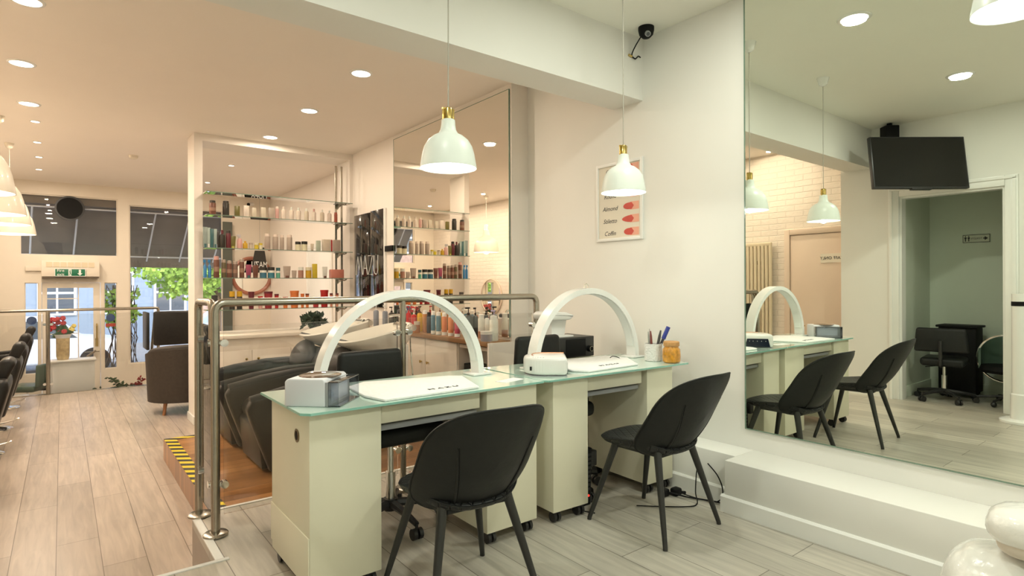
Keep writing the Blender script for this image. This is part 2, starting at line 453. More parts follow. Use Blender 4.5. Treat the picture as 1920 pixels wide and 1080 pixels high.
struct('trim_door_opening', frame_bm(-.753, -.725, 1.45, 2.33, 2.17, .10).box(-.725, -.712, 1.365, 1.39, 0, 2.24).box(-.725, -.712, 2.39, 2.415, 0, 2.24).box(-.725, -.712, 1.365, 2.415, 2.235, 2.26)
       .box(-.87, -.753, 1.45, 1.47, 0, 2.17).box(-.87, -.753, 2.31, 2.33, 0, 2.17).box(-.87, -.753, 1.47, 2.31, 2.15, 2.17), M['trim'])
# back room
struct('wall_left_brick', MB().box(-1.17, -1.05, 2.80, 12.2, ZL, ZC).box(-1.17, -1.05, 10.6, 12.2, ZE, ZL), M['brick'])
struct('wall_breast', MB().box(3.0, 3.4, 3.85, 7.30, ZL, ZC), M['wall2'])
struct('wall_shelf_partition', MB().box(1.16, 1.245, 7.22, 7.62, ZL, ZC).box(1.245, 2.955, 7.30, 7.62, ZL, .70)
       .box(1.245, 2.955, 7.22, 7.62, 2.87, ZC).box(2.955, 3.4, 7.22, 7.62, ZL, ZC), M['wall2'])
box_struct('baseboard_left_partition', 1.145, 1.16, 7.22, 7.62, ZL, ZL + .09, M['trim'], .002)
box_struct('wall_right_front', 3.28, 3.4, 7.62, 12.2, ZE, ZC, M['wall2'])

# shopfront, built as one wall with its openings
yf0, yf1 = 12.06, 12.16
fw = MB()
def fb(x0, x1, z0, z1): fw.box(x0, x1, yf0, yf1, z0, z1)
fb(-1.05, -.53, 1.33, ZC); fb(-.53, .765, 2.74, ZC); fb(.765, .93, ZE, ZC); fb(-.53, .765, 1.33, 1.745)
fb(-1.05, -.55, ZE, 1.33); fb(-.55, -.47, ZE, 1.33); fb(-.30, -.26, ZE, 1.33); fb(.52, .57, ZE, 1.33); fb(.75, .765, ZE, 1.33)
fb(-.47, -.30, ZE, -.17); fb(.57, .75, ZE, -.17); fb(-.47, -.30, 1.30, 1.33); fb(.57, .75, 1.30, 1.33); fb(-.26, .52, 1.302, 1.33)
fb(.93, 3.28, ZE, -.12); fb(.93, 3.28, 2.66, ZC); fb(2.42, 3.28, -.12, 2.66)
struct('wall_shopfront', fw, M['frontpaint'])
def window(n, x0, x1, z0, z1, fr=.018):
    b = MB(); y = yf0 + .05
    b.box(x0, x0 + fr, y - .02, y + .02, z0, z1).box(x1 - fr, x1, y - .02, y + .02, z0, z1)
    b.box(x0 + fr, x1 - fr, y - .02, y + .02, z0, z0 + fr).box(x0 + fr, x1 - fr, y - .02, y + .02, z1 - fr, z1)
    o = struct('window_%d' % n, b, M['frontpaint'])
    link('pane', MB().box(x0 + fr, x1 - fr, y - .003, y + .003, z0 + fr, z1 - fr), M['winglass'], o, world=True)
    return o
window(1, -.53, .765, 1.745, 2.74)
window(2, .93, 2.42, -.12, 2.66)
window(3, -.47, -.30, -.17, 1.30, .01)
window(4, .57, .75, -.17, 1.30, .01)
# street door with glazing bars
d = MB(); y0, y1 = 12.08, 12.12
d.box(-.255, -.19, y0, y1, ZE + .01, 1.30).box(.42, .515, y0, y1, ZE + .01, 1.30).box(-.19, .42, y0, y1, 1.215, 1.30).box(-.19, .42, y0, y1, ZE + .01, .03)
d.box(.21, .225, y0, y1, .03, 1.215).box(-.19, .21, y0, y1, 1.03, 1.045).box(-.19, .21, y0, y1, .45, .462)
dr = struct('door_1', d, M['frontpaint'])
link('pane', MB().box(-.19, .42, 12.098, 12.102, .03, 1.215), M['winglass'], dr, world=True)
link('door_handle', MB().tube(bend([(.465, 12.06, .34), (.465, 12.02, .34), (.465, 12.02, .60), (.465, 12.06, .60)], .03), .012), M['brass'], dr, world=True)
tag(link('push_bar', MB().box(.30, .50, 12.03, 12.05, .13, .145).tube([(.33, 12.03, .06), (.45, 12.0, .16)], .018), M['steel']), 'angled steel door closer bar low on the street door', 'handle')

# ------------------------------------------------------------------ staff door and radiator on the brick wall
sd = struct('door_2', MB().box(-1.048, -1.02, 2.96, 3.64, ZL + .01, 1.86, .003), M['tan'])
struct('trim_door_staff', frame_bm(-1.05, -1.005, 2.95, 3.645, 1.865, .07, ZL), M['tan'])
link('door_handle', MB().tube(bend([(-1.02, 3.55, .72), (-.97, 3.55, .72), (-.97, 3.44, .72)], .02), .009), M['brass'], sd, world=True)
st = tag(link('staff_sign', MB().box(-1.02, -1.014, 2.985, 3.265, 1.50, 1.61), M['paper']), 'small STAFF ONLY sign on the tan door, seen in the large mirror', 'sign')
text_part('lettering', 'STAFF ONLY', .052, M['ink'], st, (-1.0125, 3.125, 1.555), (0, 1, 0), (0, 0, 1))
rad = thing('radiator', 'tall cream column radiator on the painted brick wall, seen in the large mirror', 'radiator', (-1.0, 4.1, ZL))
for k in range(9):
    yk = 3.885 + k * .052
    link('column', MB().tube([(-.985, yk, ZL + .12), (-.985, yk, 1.76)], .021, 10), M['radiator'], rad, world=True)
link('manifold', MB().box(-1.01, -.965, 3.87, 4.32, 1.74, 1.79, .01), M['radiator'], rad, world=True)
link('manifold', MB().box(-1.01, -.965, 3.87, 4.32, ZL + .1, ZL + .15, .01), M['radiator'], rad, world=True)
link('bracket', MB().box(-1.049, -1.01, 4.05, 4.09, 1.5, 1.55), M['steel'], rad, world=True)

# ------------------------------------------------------------------ mirrors
def wall_mirror(label, mb_glass, mb_edge, glassm):
    t = link('wall_mirror', mb_glass, glassm)
    tag(t, label, 'mirror')
    link('edge', mb_edge, M['glassedge'], t, world=True)
    return t
MX = WX - .012
wall_mirror('huge frameless mirror above the white plinth on the right wall',
            MB().box(MX, MX + .010, -1.6, 1.832, .402, 2.94), MB().box(MX - .001, MX + .010, 1.832, 1.840, .396, 2.94).box(MX - .001, MX + .010, -1.6, 1.832, .396, .402), M['mirror'])
wall_mirror('tall frameless mirror above the wooden counter behind the bottles',
            MB().box(2.988, 2.998, 3.875, 6.02, .80, 2.90), MB().box(2.987, 2.998, 3.868, 3.875, .80, 2.905).box(2.987, 2.998, 6.02, 6.027, .80, 2.905).box(2.987, 2.998, 3.875, 6.02, 2.90, 2.905), M['mirror2'])
# ------------------------------------------------------------------ lights
def downlight(x, y, z, r, warm, label, group, energy):
    t = thing('ceiling_light', label, 'downlight', (x, y, z), group=group)
    link('trim_ring', MB().lathe([(r * .90, -.001), (r * .93, -.008), (r * 1.12, -.006), (r * 1.16, 0), (r * .9, 0)], 32), M['whitepl'], t)
    link('diffuser', MB().lathe([(0, -.006), (r * .9, -.006), (r * .9, -.001), (0, -.001)], 32), M['dl_warm' if warm else 'dl_cool'], t)
    lamp('AREA', 'light', (0, 0, -.02), energy, WARM if warm else COOL, t, r * 1.6)
    return t
GN, GB, GS = 'round downlights in the ceiling by the large mirror', 'large round downlights in the salon ceiling', 'small spotlights in the far salon ceiling'
for x, y, lb in ((2.32, 1.57, 'round downlight above the right-hand dining-style chair, upper left one in the mirror'), (.53, 1.47, 'round downlight reflected near the television in the large mirror'),
                 (2.3, -.7, 'unseen round downlight added over the viewer by the right wall'), (.5, -.7, 'unseen round downlight added over the viewer by the left wall')):  # this pair is out of view, added to brighten the near room
    downlight(x, y, ZC, .085, False, lb, GN, E_NEAR if y > 0 else 26)
for x, y, lb in ((1.90, 4.40, 'round downlight nearest the beam, largest above the railing'), (1.905, 5.65, 'round downlight midway between the beam and the product shelves'), (1.893, 6.93, 'round downlight just in front of the glass product shelves'),
                 (-.16, 4.48, 'round downlight at the top left corner of the photo'), (-.239, 5.77, 'second round downlight from the near end on the left'), (-.238, 7.01, 'third round downlight from the near end on the left')):
    downlight(x, y, ZC, .078, True, lb, GB, E_BACK)
for x, y, lb in ((-.212, 7.72, 'small ceiling spotlight nearest the big downlights on the left'), (-.224, 8.82, 'second small ceiling spotlight towards the shopfront'), (-.234, 9.82, 'third small ceiling spotlight towards the shopfront'),
                 (-.259, 10.86, 'small ceiling spotlight nearest the shopfront'), (-.80, 3.80, 'small spotlight washing the brick wall, seen in the large mirror'), (1.9, 8.9, 'small spotlight over the armchairs'), (1.9, 10.6, 'small spotlight over the front window')):
    downlight(x, y, ZC, .038, True, lb, GS, E_SPOT if y > 4 else 12)
tag(link('smoke_detector', MB().lathe([(0, -.045), (.03, -.045), (.05, -.03), (.055, 0), (0, 0)], 20, Matrix.Translation((.743, 9.0, ZC))), M['paper']), 'small round smoke detector on the salon ceiling', 'smoke detector')

SH = [(.026, .215), (.030, .212), (.031, .192), (.035, .168), (.044, .152), (.066, .141), (.089, .122), (.106, .094), (.115, .062), (.1205, .030), (.1245, .006), (.125, 0)]
def pendant(loc, ztop, label, group, s=1.0, warm=False, energy=5.0, m=None, seg=40):
    # loc is the centre of the shade's rim
    t = thing('pendant_lamp', label, 'pendant lamp', (loc[0], loc[1], loc[2]), group=group)
    m = m or M['lamp_white']
    prof = [(r * s, z * s) for r, z in SH]
    inner = [((r - .003) * s, z * s) for r, z in SH[::-1]]
    sh = link('lamp_shade', MB().lathe(prof + [(.125 * s, -.002)] + inner, seg), m, t)
    bz = .215 * s
    so = link('socket', MB().lathe([(0, bz), (.021 * s, bz), (.021 * s, bz + .045 * s), (.019 * s, bz + .05 * s), (.008 * s, bz + .055 * s), (0, bz + .055 * s)], 20)
         .box(-.030 * s, -.022 * s, -.004, .004, bz - .035 * s, bz + .05 * s, .002).box(.022 * s, .030 * s, -.004, .004, bz - .035 * s, bz + .05 * s, .002)
         .box(-.030 * s, .030 * s, -.005, .005, bz + .043 * s, bz + .05 * s), M['brass'] if not warm else m, t)
    top = ztop - loc[2]
    link('cord', MB().tube([(0, 0, bz + .05 * s), (.002, 0, (bz + top) / 2), (0, 0, top - .03)], .0028 if not warm else .004, 8), M['cord'], t)
    link('ceiling_rose', MB().lathe([(0, top - .07), (.012, top - .068), (.032, top - .055), (.042, top - .02), (.048, top), (0, top)], 24), M['whitepl'] if not warm else m, t)
    link('bulb', MB().sphere((0, 0, .055 * s), .038 * s, (1, 1, 1.1)).lathe([(.014 * s, .09 * s), (.014 * s, .2 * s)], 12), M['bulb'], t)
    lamp('POINT', 'light', (0, 0, .012 * s), energy, WARM if warm else COOL, t, .03 * s)
    return t
GP = 'white bell pendants over the nail tables'
pendant((1.352, 2.19, 1.765), ZC, 'white bell pendant lamp over the nearer nail table, left of the poster', GP, energy=E_PEND)
pendant((2.503, 2.185, 1.765), ZC, 'white bell pendant lamp hanging in front of the nail shape poster', GP, energy=E_PEND)
pendant((2.70, .52, 2.232), ZC, 'white pendant lamp cut off at the top right corner of the photo', GP, s=1.05, energy=E_PEND * .5)
GL = 'large cream pendants over the styling chairs'
for y, lb in ((9.1, 'large cream pendant with full cord visible, farthest of the row on the left'), (7.7, 'large cream pendant, second farthest of the row at the left edge'),
              (6.65, 'large cream pendant, third farthest of the row at the left edge'), (5.15, 'large cream pendant, only its rim peeping in at the left edge')):
    pendant((-.49, y, 1.87), ZC, lb, GL, s=2.0, warm=True, energy=3.0, m=M['lampcream'])

# ------------------------------------------------------------------ stainless railing round the upper floor
rl = thing('stair_railing', 'stainless steel railing with glass panels around the raised nail area', 'railing', (.6, 3.185, 0))
yr, zr, R = 3.185, 1.163, .0212
link('post', MB().tube(bend([(.602, yr, .012), (.602, yr, zr), (2.705, yr, zr), (2.705, yr, .012)], .055, 8), R, 18), M['steel'], rl, world=True)
link('post', MB().tube([(1.637, yr, .012), (1.637, yr, zr - .01)], R * .85, 16), M['steel'], rl, world=True)
link('return_rail', MB().tube(bend([(.585, 3.53, .012), (.585, 3.53, zr), (.60, yr + .05, zr), (.60, yr + .045, .98)], .05, 8), R * .92, 16), M['steel'], rl, world=True)
for x, y in ((.602, yr), (1.637, yr), (2.705, yr), (.585, 3.51)):
    link('base_plate', MB().lathe([(0, 0), (.058, 0), (.058, .008), (.052, .013), (R, .015), (0, .015)], 28, Matrix.Translation((x, y, .005))), M['steel'], rl, world=True)
def clip(x, y, z, dx, dy, par):
    link('glass_clamp', MB().cyl((x, y, z), (x + dx * .045, y + dy * .045, z), .013, seg=14).cyl((x + dx * .04 - dy * .018, y + dy * .04 - dx * .018, z), (x + dx * .04 + dy * .018, y + dy * .04 + dx * .018, z), .019, seg=14), M['chrome'], par, world=True)
for x, s in ((.602, 1), (1.637, -1), (1.637, 1), (2.705, -1)):
    for z in (.25, .96): clip(x, yr, z, s, 0, rl)
for y, s in ((3.53, -1), (yr, 1)):
    for z in (.25, .96): clip(.592, y, z, 0, s, rl)
link('glass_panel', MB().box(.64, 1.60, yr - .005, yr + .005, .10, 1.045), M['railglass'], rl, world=True)
link('glass_panel', MB().box(1.675, 2.665, yr - .005, yr + .005, .10, 1.045), M['railglass'], rl, world=True)
link('glass_panel', MB().box(.588, .598, yr + .04, 3.49, .10, 1.045), M['railglass'], rl, world=True)

rf = thing('far_railing', 'stainless steel railing with glass panels at the edge above the entrance', 'railing', (0, 10.55, ZL))
yb, zb = 10.56, .90
link('handrail', MB().tube(bend([(-1.0, yb, zb), (1.19, yb, zb), (1.19, yb, ZL + .01)], .03, 5), R, 14), M['steel'], rf, world=True)
link('post', MB().tube([(-.158, yb, ZL + .01), (-.158, yb, zb - .01)], R * 1.2, 14), M['steel'], rf, world=True)
link('stair_rail', MB().tube([(1.15, yb + .03, zb - .08), (1.10, yb + .35, -.3)], R * .9, 12), M['steel'], rf, world=True)
for x in (-.158, 1.19): link('base_plate', MB().lathe([(0, 0), (.05, 0), (.05, .01), (0, .012)], 20, Matrix.Translation((x, yb, ZL))), M['steel'], rf, world=True)
for x, s in ((-.158, -1), (-.158, 1), (1.19, -1)):
    for z in (-.15, .70): clip(x, yb, z, s, 0, rf)
link('glass_panel', MB().box(-1.0, -.20, yb - .004, yb + .004, ZL + .02, .84), M['railglass'], rf, world=True)
link('glass_panel', MB().box(-.11, 1.15, yb - .004, yb + .004, ZL + .02, .84), M['railglass'], rf, world=True)
box_struct('trim_4', -1.05, 3.28, 10.56, 10.63, ZL - .004, ZL + .006, M['steel'], .001)
# ------------------------------------------------------------------ nail tables
GT = 'cream nail tables with mint glass tops, set end to end'
def caster(par, x, y, top=.06):
    link('caster', MB().box(x - .018, x + .018, y - .018, y + .018, top - .012, top).cyl((x - .022, y, .026), (x - .006, y, .026), .026, seg=14).cyl((x + .006, y, .026), (x + .022, y, .026), .026, seg=14)
         .box(x - .012, x + .012, y - .010, y + .012, .026, top), M['blackpl'], par)
def nail_table(loc, rz, L, cabs, label, grommet):
    t = thing('nail_table', label, 'nail table', loc, rz, GT)
    g = MB().prism([(0, .03), (.03, 0), (L - .002, 0), (L - .002, .585), (0, .585)], .750, .7605, 'Z')
    link('glass_top', g, M['mint'], t)
    link('glass_edge', MB().box(.03, L - .002, -.0015, .0, .7505, .760).prism([(-.0015, .03), (.0285, -.0015), (.03, 0), (0, .03)], .7505, .760, 'Z').box(-.0015, 0, .03, .585, .7505, .760), M['minte'], t)
    for i, (a, b) in enumerate(cabs):
        c = link('cabinet', MB().box(a, b, .035, .54, .06, .748, .003), M['cream'], t)
        for cx in (a + .04, b - .04):
            for cy in (.07, .50): caster(c, cx, cy)
        if i == 0 and grommet:
            link('cable_grommet', MB().lathe([(0, 0), (.026, 0), (.028, .003), (.020, .004), (.019, .001), (0, .001)], 20, Matrix.Translation((a, .18, .64)) @ Matrix.Rotation(-PI / 2, 4, 'Y')), mat('grommet_brass', (.22, .17, .09), .4, .6), c)
            link('grommet_shade_disc', MB().cyl((a - .0012, .18, .64), (a - .0022, .18, .64), .019, seg=20), M['black'], c)  # black disc paints the shade inside the cable opening
            link('base_ledge', MB().box(a - .006, a, .035, .54, .10, .27, .003), M['cream'], c)
    a, b = cabs[0][1], cabs[1][0]
    link('drawer', MB().box(a + .004, b - .03, .05, .50, .665, .735, .002), M['cream'], t)
    link('keyboard_tray', MB().box(a + .002, b - .03, .075, .46, .628, .652, .002), M['greypl'], t)
    link('top_rail', MB().box(a, b, .04, .53, .737, .749), M['cream'], t)
    link('modesty_panel', MB().box(a, b, .50, .515, .50, .737), M['cream'], t)
    return t
nail_table((.716, 2.205, 0), 0.0, 1.205, [(.035, .335), (.875, 1.185)], 'nail table at the left with the silver drying lamp on its corner', True)
nail_table((1.925, 2.200, 0), -.040, 1.14, [(.08, .325), (.80, 1.03)], 'nail table against the right wall with the amber jar and pen pot', False)

# ------------------------------------------------------------------ half-moon lamps
GA = 'white half moon desk lamps'
def arch(cx, y, label, rz=0, hook=False, zb=.7605):
    t = thing('half_moon_lamp', label, 'desk lamp', (cx, y, zb), rz, GA)
    ro, ri, dp = .452, .418, .038
    n = 40; b = MB()
    pts = [(ro * math.cos(PI * i / n), .012 + ro * math.sin(PI * i / n)) for i in range(n + 1)] + [(ri * math.cos(PI * i / n), .012 + ri * math.sin(PI * i / n)) for i in range(n, -1, -1)]
    b.prism(pts, -dp, dp, 'Y')
    link('arch', b, M['whitepl'], t, ang=25)
    b = MB(); rr = ri - .001
    b.prism([(rr * math.cos(PI * i / n), .012 + rr * math.sin(PI * i / n)) for i in range(2, n - 1)] + [((rr - .003) * math.cos(PI * i / n), .012 + (rr - .003) * math.sin(PI * i / n)) for i in range(n - 2, 1, -1)], -dp * .7, dp * .7, 'Y')
    link('light_strip', b, mat('diffuser_strip', (.82, .84, .82), .5), t)
    for s in (-1, 1):
        link('foot', MB().box(s * .435 - .06, s * .435 + .06, -.055, .055, .0005, .012, .004), M['whitepl'], t)
    if hook:
        link('hook', MB().tube([(-.02, 0, .463), (-.015, 0, .485), (0, 0, .492), (.014, 0, .48), (.012, 0, .463)], .0035, 6), M['chrome'], t)
    return t
arch(1.350, 2.60, 'white half moon lamp on the nearer nail table behind the first towel')
arch(2.580, 2.555, 'white half moon lamp near the wall, a small hook on top', hook=True)

# ------------------------------------------------------------------ drying lamps
t = thing('nail_dryer', 'silver grey nail drying lamp with a round dark window on top, front left table corner', 'nail lamp', (.862, 2.402, .7605), math.radians(-44))
# local x towards the open mouth
b = MB().prism([(-.11, 0), (.06, 0), (.06, .102), (.05, .112), (-.098, .112), (-.11, .100)], -.112, .112, 'Y', .006, 3)
link('housing', b, M['silverpl'], t)
link('grey_band', MB().prism([(.060, 0.001), (.072, 0.001), (.072, .098), (.060, .100)], -.1105, .1105, 'Y', .002), M['greypl'], t)
fr = MB().box(.072, .116, -.111, -.107, .002, .100, .001).box(.072, .116, .107, .111, .002, .100, .001).box(.072, .116, -.107, .107, .097, .101, .001).box(.072, .120, -.107, .107, .001, .006)
link('clear_hood', fr, glassy('smoky_hood', (.84, .87, .92), .10, .93), t)
link('mouth', MB().box(.0725, .0745, -.085, .085, .018, .088, .001), mat('mouth_grey', (.42, .44, .50), .3), t)
link('top_window', MB().lathe([(0, .1125), (.078, .1125), (.082, .1145), (.086, .113), (.086, .111), (0, .111)], 32, Matrix.Translation((-.01, 0, 0))), mat('dark_top_window', (.10, .055, .03), .05, coat=1), t)
t = thing('nail_dryer', 'rounded white nail drying lamp with a copper line on top', 'nail lamp', (2.10, 2.375, .7605), math.radians(-40))
n = 22
out = [(-.13 + 0 * i, 0) for i in range(0)]
outl = [(.10, -.115)] + [(-.02 - .115 * math.sin(PI * i / n) - .0, -.115 * math.cos(PI * i / n)) for i in range(n + 1)] + [(.10, .115)]
bm_ = MB().prism(outl, 0.004, .103, 'Z', .022, 4)
link('housing', bm_, M['whitepl'], t)
link('dark_base', MB().prism([(x * .96, y * .96) for x, y in outl], 0, .004, 'Z'), M['greypl'], t)
link('mouth', MB().prism([(-.09, .008), (.09, .008), (.075, .07), (-.075, .07)], .1005, .102, 'X'), mat('blue_black_mouth', (.01, .015, .03), .2), t)
link('led', MB().box(.102, .103, -.06, -.056, .05, .054).box(.102, .103, -.03, -.026, .05, .054).box(.102, .103, 0, .004, .05, .054).box(.102, .103, .03, .034, .05, .054).box(.102, .103, .056, .06, .05, .054), M['whiteink'], t)
link('copper_line', MB().tube([(-.02 - .07 * math.sin(a), -.085 * math.cos(a), .1035) for a in [PI * (.35 + .65 * i / 14) for i in range(15)]] + [(.09, .085, .1035)], .003, 6), mat('copper', (.70, .32, .16), .3, .8), t)
link('button', MB().box(-.10, -.09, -.10, -.085, .03, .05, .002), M['black'], t)

# ------------------------------------------------------------------ towels
def towel(poly, label, tx, ang):
    c = Vector((sum(p[0] for p in poly) / len(poly), sum(p[1] for p in poly) / len(poly), 0))
    b = MB().prism([(p[0] - c.x, p[1] - c.y) for p in poly], .001, .012, 'Z', .004, 2)
    t = link('folded_towel', b, M['towel'])
    c.z = .7605; off = t.location.copy(); t.location = (off.x + c.x, off.y + c.y, .7612)
    tag(t, label, 'towel', 'folded white towels on the nail tables')
    text_part('embroidery', 'M A Z U', .030, M['ink'], t, (tx[0], tx[1], .7740), (math.cos(ang), math.sin(ang), 0), (-math.sin(ang), math.cos(ang), 0), sx=1.5)
towel([(1.03, 2.36), (1.06, 2.225), (1.545, 2.235), (1.655, 2.55), (1.60, 2.60), (1.17, 2.70), (1.06, 2.62)], 'folded white towel beside the silver drying lamp', (1.39, 2.30), .0)
towel([(2.235, 2.33), (2.29, 2.25), (2.72, 2.265), (2.90, 2.50), (2.86, 2.66), (2.45, 2.70), (2.30, 2.60)], 'folded white towel in front of the pen pot by the wall', (2.55, 2.34), .0)
tag(link('sticker_card', MB().box(-.075, .075, -.035, .035, 0, .001, T=Matrix.Translation((1.80, 2.33, .7606)) @ Matrix.Rotation(.25, 4, 'Z')).box(-.02, .03, -.012, .002, .001, .0014, T=Matrix.Translation((1.80, 2.33, .7606)) @ Matrix.Rotation(.25, 4, 'Z')), M['towel']), 'small pale card lying flat on the glass at the table join', 'card')

# ------------------------------------------------------------------ pen pot, pens and jar
pp = thing('pen_pot', 'white textured pot of nail tools beside the amber jar', 'pot', (2.970, 2.350, .7605))
link('pot', MB().lathe([(0, 0), (.050, 0), (.054, .003), (.054, .110), (.050, .110), (.048, .01), (0, .01)], 28), mat('basket_white', (.84, .83, .80), .5, scale=90, bump=1.0), pp)
def stick(name, dx, dy, lean, az, ln, r, m, label, cat, tip=None):
    p0 = Vector((2.970 + dx, 2.350 + dy, .773)); d = Vector((math.sin(lean) * math.cos(az), math.sin(lean) * math.sin(az), math.cos(lean)))
    o = link(name, MB().tube([p0, p0 + d * ln * .8, p0 + d * ln], r, 8, radii=[r, r, r * .5]), m)
    tag(o, label, cat, 'nail tools standing in the white pot')
    if tip: link('cap', MB().cyl(p0 + d * ln * .62, p0 + d * ln, r * 1.5), tip, o, world=True)
stick('pen', .015, 0, .42, -.6, .22, .009, cmat((.05, .05, .07)), 'fat pen with a blue cap leaning right in the white pot', 'pen', cmat((.03, .05, .30)))
stick('nail_file', -.01, .01, .05, 2, .19, .005, cmat((.55, .50, .48)), 'slim pale nail file upright in the white pot', 'nail tool')
stick('nail_brush', -.02, -.01, .10, PI, .18, .007, cmat((.20, .05, .04)), 'dark red handled brush in the white pot', 'nail tool')
stick('nail_brush', .0, -.015, .20, -.6, .185, .009, cmat((.07, .07, .07)), 'dark grey broad brush in the white pot', 'nail tool')
stick('nail_file', -.028, .006, .08, PI, .175, .0045, cmat((.35, .37, .33)), 'thin grey stick at the left of the white pot', 'nail tool')
jr = thing('jar', 'amber glass jar with an orange lid at the table end', 'jar', (2.985, 2.222, .7605))
jr.scale = (1.22, 1.22, 1.42)
link('glass_body', MB().lathe([(0, 0), (.036, 0), (.044, .006), (.046, .03), (.044, .058), (.036, .068), (.034, .074), (0, .074)], 28), M['amber'], jr)
link('lid', MB().lathe([(0, .072), (.038, .072), (.040, .076), (.040, .090), (.037, .093), (0, .093)], 28), M['cork'], jr)
tag(link('short_cable', MB().tube(smooth_path([(2.84, 2.50, .764), (2.82, 2.515, .778), (2.79, 2.53, .785), (2.775, 2.54, .775)]), .0025, 6), M['black']), 'short black cable end curling on the glass near the wall', 'cable')

# ------------------------------------------------------------------ chairs at the nail tables
def quilt():
    m, n, p = _new('quilted_leather'); L = n.links.new
    tc = n.nodes.new('ShaderNodeTexCoord'); sx = n.nodes.new('ShaderNodeSeparateXYZ'); L(tc.outputs['Object'], sx.inputs[0])
    def line(sg):
        a = n.nodes.new('ShaderNodeMath'); a.operation = 'MULTIPLY_ADD'; a.inputs[1].default_value = sg * 1.0
        L(sx.outputs[0], a.inputs[0]); L(sx.outputs[1], a.inputs[2])
        b = n.nodes.new('ShaderNodeMath'); b.operation = 'PINGPONG'; b.inputs[1].default_value = .032; L(a.outputs[0], b.inputs[0])
        c = n.nodes.new('ShaderNodeMath'); c.operation = 'DIVIDE'; c.inputs[1].default_value = .008; c.use_clamp = True; L(b.outputs[0], c.inputs[0])
        return c
    l1, l2 = line(1.3), line(-1.3)
    mn = n.nodes.new('ShaderNodeMath'); mn.operation = 'MINIMUM'; L(l1.outputs[0], mn.inputs[0]); L(l2.outputs[0], mn.inputs[1])
    b = n.nodes.new('ShaderNodeBump'); b.inputs['Strength'].default_value = .9; b.inputs['Distance'].default_value = .008
    L(mn.outputs[0], b.inputs['Height']); L(b.outputs[0], p.inputs['Normal'])
    p.inputs['Base Color'].default_value = (.018, .019, .019, 1); p.inputs['Roughness'].default_value = .4; p.inputs['Specular IOR Level'].default_value = .35
    return m
M['quilted'] = quilt()
def interp(tab, v):
    for (a, x), (b, y) in zip(tab, tab[1:]):
        if v <= b:
            t = (v - a) / (b - a); t = t * t * (3 - 2 * t) * .5 + t * .5
            return x + (y - x) * t
    return tab[-1][1]
def sback(q, t):
    # padded shell chart: q across, t up
    x = .252 * q * (1 + .04 * max(0, -t))
    z = .604 + .216 * t - .010 * q * q * max(t, 0)
    yc = -.288 - .110 * t + .060 * max(0, -t) ** 2.2
    return Vector((x, yc + .135 * (x / .25) ** 2 * (1 - .10 * t), z))
def sseat(q, t):
    x = .228 * q * (1 - .10 * max(0, t)); y = .035 + .232 * t
    z = .447 - .012 * (1 - t) + .050 * abs(q) ** 3 * max(0, .55 - t) - .022 * max(0, t) ** 4
    return Vector((x, y, z))
def pillow(S, th0, th1, p=2.6, n=44, k=11):
    # closed cushion: front skin from centre to rim, back skin from rim to centre
    def f(u, v):
        a = 2 * PI * u; ca, sa = math.cos(a), math.sin(a)
        w_ = 2 * v; r = w_ if w_ <= 1 else 2 - w_
        r = min(max(r, .0005), 1)
        rr = math.sin(r * PI / 2) ** .9
        e = 2 / p
        q = rr * math.copysign(abs(ca) ** e, ca); t = rr * math.copysign(abs(sa) ** e, sa)
        d = .004
        nrm = (S(q + d, t) - S(q - d, t)).cross(S(q, t + d) - S(q, t - d)).normalized()
        off = math.sqrt(max(0, 1 - rr ** 6))
        return S(q, t) + nrm * (-(th0) * off if w_ <= 1 else th1 * off)
    return MB().grid(f, n, 2 * k)
GC = 'black leather dining-style chairs at the nail tables'
def salon_chair(loc, rz, label):
    t = thing('dining_chair', label, 'chair', loc, rz, GC)
    def fs2(u, v):
        p = fseat(u, v); return p
    link('seat', pillow(sseat, -.020, -.034), M['quilted'], t, ang=70)
    rim = [sseat(math.copysign(abs(math.cos(a)) ** (2 / 2.6), math.cos(a)), math.copysign(abs(math.sin(a)) ** (2 / 2.6), math.sin(a))) for a in [2 * PI * i / 48 for i in range(49)]]
    link('piping', MB().tube(rim, .004, 6), M['leather'], t)
    link('backrest', pillow(sback, .016, .016, 3.3), M['leather'], t, ang=70)
    rim = [sback(math.copysign(abs(math.cos(a)) ** (2 / 3.3), math.cos(a)), math.copysign(abs(math.sin(a)) ** (2 / 3.3), math.sin(a))) for a in [2 * PI * i / 56 for i in range(57)]]
    link('piping', MB().tube(rim, .005, 6), M['leather'], t)
    for sg in (-1, 1):
        pts = []; bead = []
        for i in range(13):
            tt = -.86 + 1.25 * i / 12; qq = sg * (.36 + .22 * i / 12)
            d = .004; nrm = (sback(qq + d, tt) - sback(qq - d, tt)).cross(sback(qq, tt + d) - sback(qq, tt - d)).normalized()
            if nrm.y > 0: nrm = -nrm
            pts.append(sback(qq, tt) + nrm * .0160)
            bead.append(sback(qq + sg * .022, tt) + nrm * .0150)
        link('seam', MB().tube(pts, .0035, 6, radii=[.0040 - .0020 * i / 12 for i in range(13)]), M['black'], t)
        link('bead', MB().tube(bead, .006, 6, radii=[.0075 - .0050 * i / 12 for i in range(13)]), M['leather'], t)
    link('shell_base', MB().box(-.13, .13, -.15, .10, .392, .41, .006), M['leather'], t)
    for sx, sy in ((-1, 1), (1, 1), (-1, -1), (1, -1)):
        link('leg', MB().tube([(sx * .14, sy * .13, .425), (sx * .145, sy * .135, .40), (sx * .232, sy * .238, .012), (sx * .233, sy * .239, 0.001)], .02, 12, radii=[.020, .0195, .0115, .0115]), M['blackleg'], t)
    link('underframe', MB().box(-.15, .15, -.145, -.115, .395, .42, .004).box(-.15, .15, .115, .145, .395, .42, .004).box(-.15, -.12, -.12, .12, .395, .415, .004).box(.12, .15, -.12, .12, .395, .415, .004), M['blackleg'], t)
    return t
